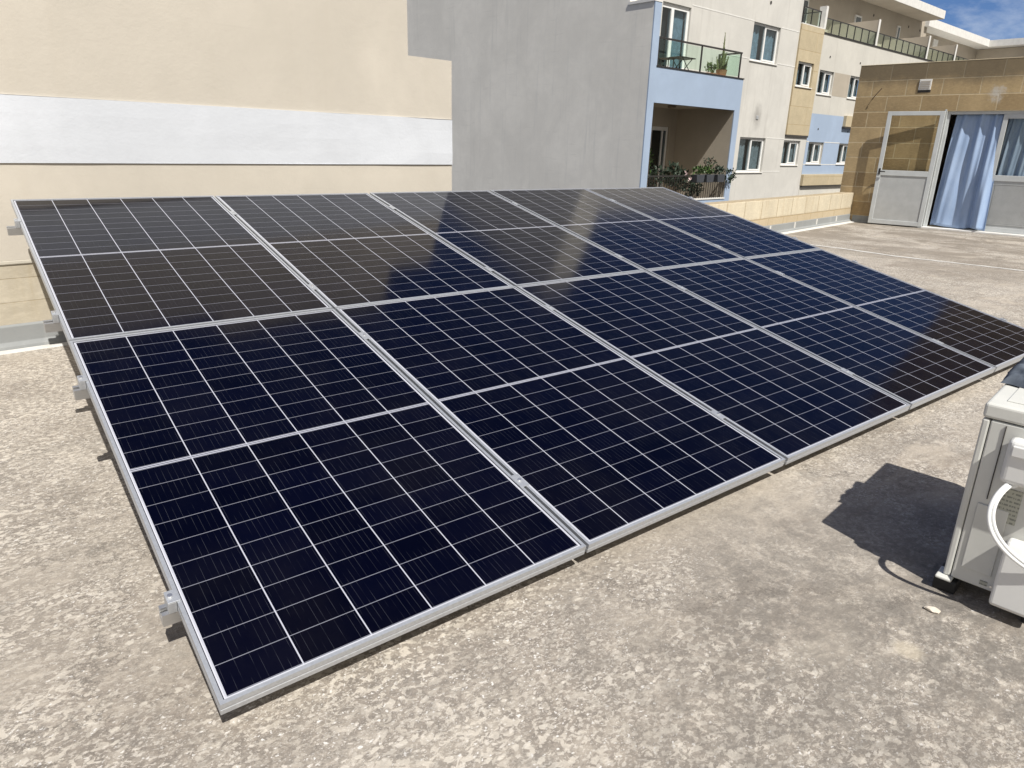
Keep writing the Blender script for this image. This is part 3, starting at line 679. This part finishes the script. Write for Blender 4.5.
# tan bay
hT=(8.96,10.07,3.54,4.33)
b = MB(); wall_holes(b, 8.832,10.45,1.95,5.47,D1-.05,[hT],th=.5); b.build('tan_bay','tan',A_)
b = MB(); b.box(8.85,10.44,D1-.046,D1-.001,1.885,1.949); b.build('bay_shadow_strip','shade',A_)  # dark strip painted as the shadow below the bay
window(A_, hT, D1-.05, 'net')
b = MB(); b.box(8.832,10.45,D1-.05,4,5.471,5.50); b.build('terrace_slab','trim',A_)
rl = MB(); d0=D1-.03
rl.box(8.85,10.10,d0,d0+.035,5.97,6.0); rl.box(10.07,10.10,d0+.036,2.6,5.97,6.0)
for s in (8.86,9.45,10.065): rl.box(s,s+.03,d0,d0+.03,5.50,5.97)
ro = rl.build('terrace_railing','darkrail',A_)
g_=MB(); g_.box(8.9,10.05,d0+.01,d0+.018,5.52,5.96); g_.build('glass_panel','railglass',ro)

# ---- far block
Bf = thing('apartment_block', 'long receding apartment block with roof terraces and white eaves behind the stone room', 'building', OF, (0,0,aF))
dB = D1
hs = [(10.66,11.77,3.40,4.20),(13.14,14.25,3.40,4.20),(10.66,11.84,0.97,1.75),(13.14,14.25,0.97,1.75),(16.0,17.1,3.40,4.20),(18.6,19.7,3.40,4.20)]
b = MB(); wall_holes(b, 10.452,34.0,-7.2,5.36,dB,hs); b.build('front_wall','facade2',Bf)
for h in hs: window(Bf, h, dB, 'net')
b = MB(); 
# blue painted field, proud by 3 mm, leaving window openings
def field(b, s0,s1,z0,z1,d,holes):
    xs = sorted({s0,s1,*[h[0] for h in holes],*[h[1] for h in holes]}); zs = sorted({z0,z1,*[h[2] for h in holes],*[h[3] for h in holes]})
    for i in range(len(xs)-1):
        for k in range(len(zs)-1):
            cx, cz = (xs[i]+xs[i+1])/2, (zs[k]+zs[k+1])/2
            if any(h[0]<cx<h[1] and h[2]<cz<h[3] for h in holes): continue
            b.quad((xs[i],d,zs[k]),(xs[i+1],d,zs[k]),(xs[i+1],d,zs[k+1]),(xs[i],d,zs[k+1]))
field(b, 10.46,14.6,0.60,2.73,dB-.003,[hs[2],hs[3]]); b.build('blue_field','blue',Bf)
b = MB(); field(b, 11.82,13.10,3.40,4.20,dB-.003,[]); b.build('beige_field','beige',Bf)
b = MB(); b.box(10.46,13.9,dB-.10,dB-.001,0.19,0.585); b.build('stone_ledge','tan',Bf)
b = MB(); b.box(10.50,13.9,dB-.09,dB-.001,0.15,0.189); b.build('ledge_shadow_strip','shade',Bf)  # shadow under the ledge, painted as a dark strip
b = MB(); b.box(13.14,14.3,dB-.12,dB-.001,2.37,2.76); b.build('stone_box','tan',Bf)
b = MB(); b.box(13.10,14.3,dB-.11,dB-.001,2.31,2.369); b.build('ledge_shadow_strip','shade',Bf)  # same painted shadow strip, under the stone box
b = MB(); b.box(12.47,14.3,dB-.10,dB-.001,-0.6,-0.19); b.build('stone_ledge','tan',Bf)
strings(Bf, [(11.86,13.13,1.76),(10.46,10.65,1.76),(11.86,13.13,0.95),(10.46,10.64,0.95)], dB-.003)
for s,z in ((11.25,4.67),(13.75,4.68),(11.2,2.21),(13.69,2.2)): pipe_hole(Bf, s, z, dB-.003)
b = MB(); b.box(10.452,34.0,dB+.31,6,5.2,5.34); b.build('terrace_slab','trim',Bf)
b = MB(); b.box(10.44,34.0,dB-.03,dB+.30,5.361,5.40); b.build('terrace_coping','darkrail',Bf)
# balustrades between white dividers
divs = [10.45,14.82,20.05,23.4,28.5]
for s0,s1 in zip(divs,divs[1:]):
    rl = MB(); rl.box(s0+.05,s1-.02,dB+.02,dB+.055,5.845,5.875)
    n_ = max(2,int((s1-s0)/.62))
    for k in range(n_+1): s=s0+.06+(s1-s0-.12)*k/n_; rl.box(s-.015,s+.015,dB+.02,dB+.05,5.40,5.845)
    ro = rl.build('terrace_railing','darkrail',Bf)
    for k in range(n_):
        x0=s0+.06+(s1-s0-.12)*k/n_+.02; x1=s0+.06+(s1-s0-.12)*(k+1)/n_-.02
        g_=MB(); g_.box(x0,x1,dB+.03,dB+.038,5.42,5.84); g_.build('glass_panel','railglass',ro)
for s in divs[1:4]:
    b = MB(); b.box(s-.06,s+.06,dB+.0,dB+2.0,5.401,6.30); do=b.build('terrace_divider','beige',Bf)
    b = MB(); b.box(s-.07,s+.07,dB-.02,dB-.0005,5.401,6.32); b.build('divider_edge','trim',do)
b = MB(); b.box(10.46,10.60,dB,dB+0.25,5.501,6.22); b.build('terrace_divider','trim',Bf)
# penthouse
b = MB(); b.box(10.45,24.85,2.8,3.1,5.341,7.62); b.box(24.55,24.85,3.1,6.5,5.341,7.62); b.build('penthouse_wall','beige',Bf)
b = MB(); b.box(8.9,24.02,1.8,6.5,7.56,7.90); b.build('eave','trim',Bf)
b = MB(); b.box(8.9,24.0,1.82,2.79,7.545,7.559); b.build('soffit','beige',Bf)
for s0,s1,z0,z1,mt in ((21.30,21.62,5.45,7.05,'trim'),(12.2,12.8,5.45,6.95,'trim'),(16.9,17.5,5.45,6.95,'trim')):
    b = MB(); b.box(s0,s1,2.74,2.799,z0,z1); do=b.build('terrace_door',mt,Bf); b = MB(); b.box(s0+.08,s1-.08,2.728,2.739,z0+.08,z1-.08); b.build('pane','glass',do); 
    b = MB(); b.box(s0+.07,s1-.07,2.7392,2.7398,z0+.07,z1-.07); b.build('unlit_room_board','dark',do)
b = MB(); b.box(11.2,20.8,2.70,2.799,5.45,5.95); b.build('low_white_band','trim',Bf)
for s in (18.7,22.6,24.0): pipe_hole(Bf, s, 7.15, 2.8, .05)
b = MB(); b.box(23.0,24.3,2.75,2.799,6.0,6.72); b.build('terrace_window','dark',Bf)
# second roof further along and the wing coming towards us
b = MB(); b.box(24.9,36.0,3.4,3.7,5.341,7.39); b.build('penthouse_wall','beige',Bf)
b = MB(); b.box(24.45,33.60,2.6,7.0,7.39,7.75); b.build('eave','trim',Bf)
b = MB(); b.box(27.5,28.1,3.34,3.399,5.45,7.2); b.build('terrace_door','trim',Bf)
b = MB(); b.box(34.4,34.7,-16,3.39,-7.2,7.36); b.build('wing_wall','beige',Bf)
b = MB(); b.box(33.605,40,-16,7.0,7.38,7.72); b.build('wing_eave','trim',Bf)
pipe_hole(Bf, 20.0, 5.0, dB)

# ---- balcony things
tb = thing('folding_table', 'small dark folding table on the upper blue balcony', 'table', OF, (0,0,aF))
b = MB(); b.box(1.62,2.30,0.25,0.66,3.74,3.765); b.build('tabletop','wood',tb)
b = MB()
for y_ in (.28,.62): b.tube([(1.72,y_,3.341),(2.18,y_,3.74)],.012,6); b.tube([(2.18,y_,3.341),(1.72,y_,3.74)],.012,6)
b.build('folding_legs','darkrail',tb)
cb = thing('stool', 'low dark stool left of the folding table on the upper balcony', 'stool', OF, (0,0,aF))
b = MB(); b.box(1.12,1.42,.28,.60,3.66,3.69); b.build('seat','wood',cb)
for x_ in (1.15,1.38):
    for y_ in (.31,.56): b = MB(); b.box(x_,x_+.02,y_,y_+.02,3.341,3.66); b.build('leg','darkrail',cb)
ct = thing('potted_cactus', 'tall spiky column cactus in a pot in the corner of the upper balcony', 'potted plant', OF, (0,0,aF))
b = MB(); b.lathe([(.12,3.341),(.16,3.58),(.17,3.60),(.15,3.60)],3.82,.38,18); b.build('pot','terracotta',ct)
b = MB()
for k in range(11):
    a_=random.uniform(0,6.28); r_=random.uniform(.02,.15); h=random.choice([.4,.5,.6,.72,.35]); x0=3.82+r_*math.cos(a_); y0=.38+r_*math.sin(a_)
    lean=random.uniform(.01,.07)
    if k==0: h=1.02; lean=.03
    pts=[(x0+lean*math.cos(a_)*t*t, y0+lean*math.sin(a_)*t*t, 3.58+h*t) for t in [i/6 for i in range(7)]]
    b.tube(pts,[.030,.034,.032,.028,.022,.016,.005],6)
    for i in range(26):
        t=random.random(); p=Vector((x0+lean*math.cos(a_)*t*t, y0+lean*math.sin(a_)*t*t, 3.6+h*t*.97)); q=random.uniform(0,6.28); l=random.uniform(.05,.12)*(1.1-t*.7)
        e_=p+Vector((math.cos(q)*l, math.sin(q)*l*.7, l*.9)); b.tube([p,e_],[.009,.002],4)
b.build('stems','cactus',ct)

def foliage(b, cx, cy, cz, rx, ry, rz, n, size, up_=0.3):
    for _ in range(n):
        while True:
            p = Vector((random.uniform(-1,1),random.uniform(-1,1),random.uniform(-1,1)))
            if p.length<1 and noise.noise(p*2.3+Vector((cx,cy,cz)))>-.12: break
        p = Vector((cx+p.x*rx, cy+p.y*ry, cz+p.z*rz)); s=size*random.uniform(.6,1.3)
        d = Vector((random.gauss(0,1),random.gauss(0,1),random.gauss(up_,.8))).normalized(); q = d.cross(Vector((random.random(),random.random(),random.random()))).normalized()
        b.bm.faces.new([b.bm.verts.new(v_) for v_ in (p, p+d*s*.5+q*s*.22, p+d*s, p+d*s*.5-q*s*.22)])
PL = [ # s, depth, base z, label, mat, rx, rz, n, kind, pot
 (0.62,.35,-.40,'spindly green plant at the left end of the lower balcony','leaf',.20,.38,70,1.15),
 (1.15,.45,-.40,'dark shrub with pinkish leaves beside the lower balcony door','leaf2',.22,.26,110,.72),
 (1.90,.40,-.40,'tall dark grey green shrub in the middle of the lower balcony','leaf2',.36,.32,260,.72),
 (2.45,.55,-.40,'dense dark bush behind the window boxes on the lower balcony','leaf2',.33,.34,240,.60),
 (3.30,.62,-.40,'low dark bush at floor level behind the right half of the lower railing','leaf2',.45,.30,260,.30)]
for i,(s,d,z,lb,mt,rx,rz,n,hh) in enumerate(PL):
    t_ = thing('potted_plant', lb, 'potted plant', OF, (0,0,aF), 'plants on the lower balcony')
    b = MB(); b.lathe([(.10,z),(.14,z+.24),(.15,z+.26),(.12,z+.26)],s,d,14); b.build('pot','pot' if i%2 else 'terracotta',t_)
    b = MB()
    for k in range(5):
        a_=random.uniform(0,6.28); b.tube([(s,d,z+.25),(s+.08*math.cos(a_),d+.06*math.sin(a_),z+.5),(s+rx*.5*math.cos(a_),d+.1*math.sin(a_),z+.4+hh)],.008,5)
    b.build('stem','wood',t_)
    b = MB(); foliage(b,s,d,z+.4+hh-.1,rx,.25,rz,n,.13); b.build('foliage',mt,t_)
BX = [(2.55,'leftmost window box on the lower balcony rail with trailing green leaves','leaf',.0),(3.05,'middle window box on the lower balcony rail with pale green leaves','leaf',.1),(3.62,'rightmost window box on the lower balcony rail spilling spiky leaves over the edge','leaf2',.2)]
for i,(s,lb,mt,q) in enumerate(BX):
    t_ = thing('window_box', lb, 'planter', OF, (0,0,aF), 'planters hung on the lower balcony rail')
    b = MB(); b.prism([(s-.17,.44),(s+.17,.44),(s+.20,.66),(s-.20,.66)],'y',-.17,.03); b.build('planter','pot',t_,bevel=.008)
    b = MB(); foliage(b,s,-.06,.76,.25,.14,.12,150,.09,.8)
    if i==2: foliage(b,4.15,-.10,.64,.34,.14,.20,90,.12,.3)
    b.build('foliage',mt,t_)
    if i==0:
        b = MB(); foliage(b,s-.4,-.08,.62,.25,.1,.14,10,.09); b.build('blossom','flower',t_)
t_ = thing('climbing_plant','thin twiggy stems rising against the sunlit inner wall of the lower balcony','plant',OF,(0,0,aF))
b = MB()
for k in range(7):
    x0=3.3+.08*k; pts=[(x0,.3,.7)]
    for j in range(5): pts.append((pts[-1][0]+random.uniform(0,.09), .3+random.uniform(-.05,.05), pts[-1][2]+random.uniform(.04,.10)))
    b.tube(pts,.006,4)
b.build('stem','wood',t_); b = MB(); foliage(b,3.6,.3,.98,.30,.12,.20,55,.09); b.build('foliage','leaf2',t_)
t_ = thing('potted_plant','small leafy plant by the left railing post of the upper balcony','potted plant',OF,(0,0,aF))
b = MB(); b.lathe([(.07,3.341),(.09,3.48),(.08,3.48)],.48,.3,12); b.build('pot','terracotta',t_); b = MB(); foliage(b,.48,.3,3.62,.10,.1,.18,70,.10,.8); b.build('foliage','leaf2',t_)
t_ = thing('potted_plant','low row of pale green sprigs beside the cactus on the upper balcony','potted plant',OF,(0,0,aF))
b = MB(); b.box(2.85,3.4,.2,.36,3.341,3.45); b.build('pot','terracotta',t_,bevel=.006); b = MB(); foliage(b,3.12,.28,3.56,.26,.07,.15,80,.11,1.2); b.build('foliage','cactus',t_)

# ================================================================== SOLAR ARRAY
TILT = R(12.677); H0 = 0.100
AR = Matrix.Translation((0,0,H0)) @ Matrix.Rotation(TILT, 4, 'X')
def make_panel():
    root = thing('solar_panel','','solar panel',group='solar panels in two rows of five on the roof')
    f = MB(); lip, hgt = 0.0105, 0.035
    # profile of frame: top lip, outer wall, small groove, bottom flange - built as mitred ring
    prof = [(0.0,0.0),(lip,0.0),(lip,-0.0035),(0.0025,-0.0035),(0.0025,-hgt+0.002),(0.024,-hgt+0.002),(0.024,-hgt),(0.0,-hgt),(0.0,-0.021),(0.0012,-0.0195),(0.0012,-0.0165),(0.0,-0.015)]
    rings=[]
    for (cx,cy,sx,sy) in ((0,0,1,1),(PW,0,-1,1),(PW,PH,-1,-1),(0,PH,1,-1)):
        rings.append([f.bm.verts.new((cx+sx*p_[0], cy+sy*p_[0], p_[1])) for p_ in prof])
    for i in range(4):
        a_, b_ = rings[i], rings[(i+1)%4]
        for k in range(len(prof)): f.bm.faces.new([a_[k], b_[k], b_[(k+1)%len(prof)], a_[(k+1)%len(prof)]])
    f.build('frame','alu',root)
    g_ = MB(); g_.box(0.0028,PW-0.0028,0.0028,PH-0.0028,-0.0095,-0.0037); 
    g_.build('glass','cells',root)
    g_ = MB(); g_.box(0.0035,PW-0.0035,0.0035,PH-0.0035,-0.0125,-0.0097); g_.build('backsheet','backsheet',root)
    g_ = MB(); g_.box(PW/2-.05,PW/2+.05,PH/2-.03,PH/2+.03,-0.028,-0.0127); g_.build('junction_box','black',root)
    return root
proto = make_panel()
us = [0.0035, 1.150, 2.3045, 3.4595, 4.615]; vs2 = [0.003, 1.914]
ordn = ['leftmost','second from left','middle','second from right','rightmost']
first = True
for r_ in (0,1):
    for i in range(5):
        o = proto if first else copy_tree(proto); first = False
        # each panel sits with a hair of its own tilt, as bolted modules do
        jit = Matrix.Rotation(R(random.uniform(-.07,.07)),4,'X') @ Matrix.Rotation(R(random.uniform(-.07,.07)),4,'Y')
        o.matrix_world = AR @ Matrix.Translation((us[i], vs2[r_], 0)) @ jit
        o['label'] = f"black framed-in-silver solar panel, {ordn[i]} of the {'front lower' if r_==0 else 'rear upper'} row"
# rails
for k, v_ in enumerate((0.37, 1.58, 2.18, 3.43)):
    lb = ['nearest the front edge','second from the front','second from the rear','nearest the cream wall'][k]
    rr = thing('mounting_rail', f'aluminium mounting rail under the solar panels, {lb}', 'mounting rail', group='mounting rails under the solar panels')
    rr.matrix_world = AR @ Matrix.Translation((0, v_, -0.0355))
    b = MB(); x0, x1 = (-0.034,-0.038,-0.052,-0.058)[k], 5.80
    b.prism([(-.020,-.0402),(.020,-.0402),(.020,0),(.007,0),(.007,-.010),(.013,-.010),(.013,-.018),(-.013,-.018),(-.013,-.010),(-.007,-.010),(-.007,0),(-.020,0)],'x',x0,x1); b.build('rail_profile','alu_rail',rr)
    # mid clamps and end clamps
    edges = [(us[j]+PW+us[j+1])/2 for j in range(4)]
    for e_ in edges:
        b = MB(); b.box(e_-.018,e_+.018,-.035,.035,.0358,.0395); b.box(e_-.005,e_+.005,-.03,.03,0.0,.0357); c_=b.build('mid_clamp','alu',rr,bevel=.001)
        b = MB(); b.lathe([(.0065,.0396),(.0065,.0455),(.004,.0455)],e_,0,10); b.build('bolt','steel',c_)
    for e_,sg in ((us[0],-1),(us[4]+PW,1)):
        b = MB(); b.box(min(e_+sg*.001,e_+sg*.022),max(e_+sg*.001,e_+sg*.022),-.022,.022,0.0,.0357); b.box(min(e_-sg*.008,e_+sg*.022),max(e_-sg*.008,e_+sg*.022),-.022,.022,.0358,.0395); c_=b.build('end_clamp','alu',rr,bevel=.001)
        b = MB(); b.lathe([(.0065,.0396),(.0065,.0455),(.004,.0455)],e_+sg*.012,0,10); b.build('bolt','steel',c_)
# triangular supports
c_, s_ = math.cos(TILT), math.sin(TILT)
for k, x in enumerate((0.28, 1.70, 3.10, 4.50, 5.45)):
    sp = thing('support_frame', f"aluminium triangle support under the {['left end','left middle','centre','right middle','right end'][k]} of the solar array", 'support', (x,0,0), group='triangle supports under the solar array')
    zt = lambda v,w_: H0+v*s_+w_*c_
    yt = lambda v,w_: v*c_-w_*s_
    wt, wb = -.0765, -.112
    v0, v1 = (0.16, 3.66)
    b = MB(); b.prism([(yt(v0,wt),zt(v0,wt)),(yt(v1,wt),zt(v1,wt)),(yt(v1,wb),zt(v1,wb)),(yt(v0,wb),max(.042,zt(v0,wb)))],'x',-.02,.02); b.build('sloping_bar','alu_rail',sp)
    b = MB(); b.box(-.02,.02,yt(v0,wt)-.05,yt(v1,wb)+.04,0.0,.04); b.build('base_bar','alu_rail',sp)
    for vv in (1.9,3.55):
        b = MB(); yy=yt(vv,wb); b.box(.021,.055,yy-.02,yy+.02,.041,zt(vv,wt)-.004); b.build('upright','alu_rail',sp)

# ================================================================== AIR CONDITIONER (local x = l along the long side, local y = -e)
a7 = R(7)
AC = thing('air_conditioner','white outdoor air conditioner unit standing on the roof at the right edge','air conditioner',(2.011,-0.726,0),(0,R(-1.7),a7))
# local: x=l (0..0.76), y = -e  (0 .. -0.275)
D_ = 0.275; Ln = 0.755
b = MB(); b.box(0,Ln,-D_,-.0215,.055,.592); b.build('cabinet','acwhite',AC,bevel=.004,segs=2)
b = MB(); b.box(-.001,Ln+.001,-.0195,0,.055,.592); b.build('front_panel','acwhite',AC,bevel=.005,segs=2)
b = MB(); b.box(-.0025,Ln+.003,-D_-.003,.0025,.5955,.642); b.build('top_cover','acwhite',AC,bevel=.009,segs=3)
b = MB()  # pressed ridges on the lid
b.prism([(.05,-.04),(.30,-.04),(.34,-.09),(.34,-.19),(.30,-.235),(.05,-.235)],'z',.6415,.6455); b.prism([(.40,-.04),(.70,-.04),(.70,-.235),(.40,-.235),(.38,-.19),(.38,-.09)],'z',.6415,.6455)
b.build('pressed_lid_field','acwhite',AC,bevel=.002)
# end face (x=0, facing -x): embossed field, covers
b = MB(); b.box(-.0045,-.0005,-.122,-.042,.105,.33); b.build('embossed_field','acwhite',AC,bevel=.004,segs=2)
b = MB(); b.box(-.0035,-.0005,-.0625,-.0600,.35,.585); b.build('panel_seam','shade',AC)
b = MB(); b.box(-.048,-.0008,-.262,-.080,.430,.566); vcov=b.build('handle_cover','acpanel',AC,bevel=.016,segs=4)
b = MB(); b.box(-.056,-.0485,-.25,-.094,.520,.552); b.build('grip','acpanel',vcov,bevel=.003)
b = MB(); b.prism([(-.0008,.045),(-.060,.045),(-.066,.06),(-.060,.225),(-.035,.255),(-.0008,.258)],'y',-.262,-.138); b.build('valve_cover','acpanel',AC,bevel=.010,segs=3)
b = MB(); b.box(-.0022,-.0008,-.142,-.092,.292,.402); b.build('rating_label','label',AC)
b = MB(); b.box(-.0022,-.0008,-.118,-.098,.068,.082); b.build('sticker','label',AC)
b = MB(); b.lathe([(.004,.0),(.004,.002)],0,0,10); sc=b.build('screw','steel',AC); sc.matrix_basis = Matrix.Translation((-.0008,-.128,.072)) @ Matrix.Rotation(-math.pi/2,4,'Y')
# white conduit loops
def bez(p0,p1,p2,p3,n=24):
    p0,p1,p2,p3=map(Vector,(p0,p1,p2,p3)); return [p0*(1-t)**3+p1*3*t*(1-t)**2+p2*3*t*t*(1-t)+p3*t**3 for t in [i/n for i in range(n+1)]]
b = MB(); b.tube(bez((-.024,-.112,.436),(-.115,-.070,.41),(-.135,-.055,.27),(-.064,-.248,.194)),.0056,12); b.build('cable','cable',AC,smooth=True)
b = MB(); b.tube(bez((-.022,-.120,.434),(-.107,-.080,.41),(-.127,-.066,.277),(-.065,-.246,.206)),.0052,12); b.build('cable','cable',AC,smooth=True)
b = MB(); b.tube([(-.030,-.108,.445),(-.022,-.118,.424)],.013,12); b.build('cable_gland','cable',AC)
# fan grille on the long side that faces the panels
b = MB()
for k in range(9):
    r__=.025+.022*k; b.tube([(.30+r__*math.cos(t),.010,.32+r__*math.sin(t)) for t in [i*2*math.pi/40 for i in range(41)]],.0022,6,cap=False)
for k in range(8): a_=k*math.pi/4; b.tube([(.30+.02*math.cos(a_),.010,.32+.02*math.sin(a_)),(.30+.205*math.cos(a_),.010,.32+.205*math.sin(a_))],.0025,6)
b.build('fan_grille','acpanel',AC)
for x_,xa in ((.0,-.022),(.60,.60)):
    for y_,yb in ((-.030,.016),(-D_-.018,-D_+.05)):
        b = MB(); b.box(xa,x_+.05,y_,yb,.0445,.0545); b.build('foot','acwhite',AC,bevel=.004)
        b = MB(); b.box(xa+.010,x_+.10,y_-.015,yb+.004,0.001,.044); b.build('rubber_block','black',AC,bevel=.006)
# crumpled garment on top
b = MB(); nx,ny=46,34; g=[]
for i in range(nx+1):
    row=[]
    for j in range(ny+1):
        u,v=i/nx,j/ny; x=.205+.255*u+.012*noise.noise(Vector((v*5,u*3,0))); y=-(-.012+.26*v)+.012*noise.noise(Vector((u*5,v*3,7)))
        edge=min(u,1-u,v,1-v); h=min(1,edge/.10)**.6
        z=.647+h*(.040+.022*noise.noise(Vector((u*4,v*4,2)))+.016*noise.noise(Vector((u*11,v*9,4)))+.010*abs(noise.noise(Vector((u*20,v*7,9)))))
        row.append(b.bm.verts.new((x,y,max(.6465,z))))
    g.append(row)
for i in range(nx):
    for j in range(ny): b.bm.faces.new([g[i][j],g[i+1][j],g[i+1][j+1],g[i][j+1]])
jk=b.build('folded_jacket','jacket',None,smooth=True); jk.matrix_world = Matrix.Translation((2.011,-0.726,0)) @ Matrix.Rotation(a7,4,'Z') @ Matrix.Rotation(R(-1.7),4,'Y')
sm_=jk.modifiers.new('s','SUBSURF'); sm_.levels=1; sm_.render_levels=1
tag(jk,'crumpled dark blue grey jacket lying on top of the air conditioner','jacket')

# ================================================================== small debris
def pebble(x,y,s,lb,grp='loose stone chips on the roof floor',flat=.45,mat='pebble'):
    b = MB(); bmesh.ops.create_icosphere(b.bm, subdivisions=2, radius=1)
    o_=Vector((x*7,y*5,0))
    for v in b.bm.verts: v.co = v.co*(1+.35*noise.noise(v.co*1.4+o_)); v.co = Vector((v.co.x*s*1.3, v.co.y*s*.8, (v.co.z*flat+flat*.8)*s))
    p=b.build('stone_chip',mat); p.location=(x,y,0.0); p.rotation_euler=(0,0,random.uniform(0,3.1)); tag(p,lb,'stone chip',grp)
pebble(1.865,-.765,.017,'pale stone chip on the floor in front of the black rubber block')
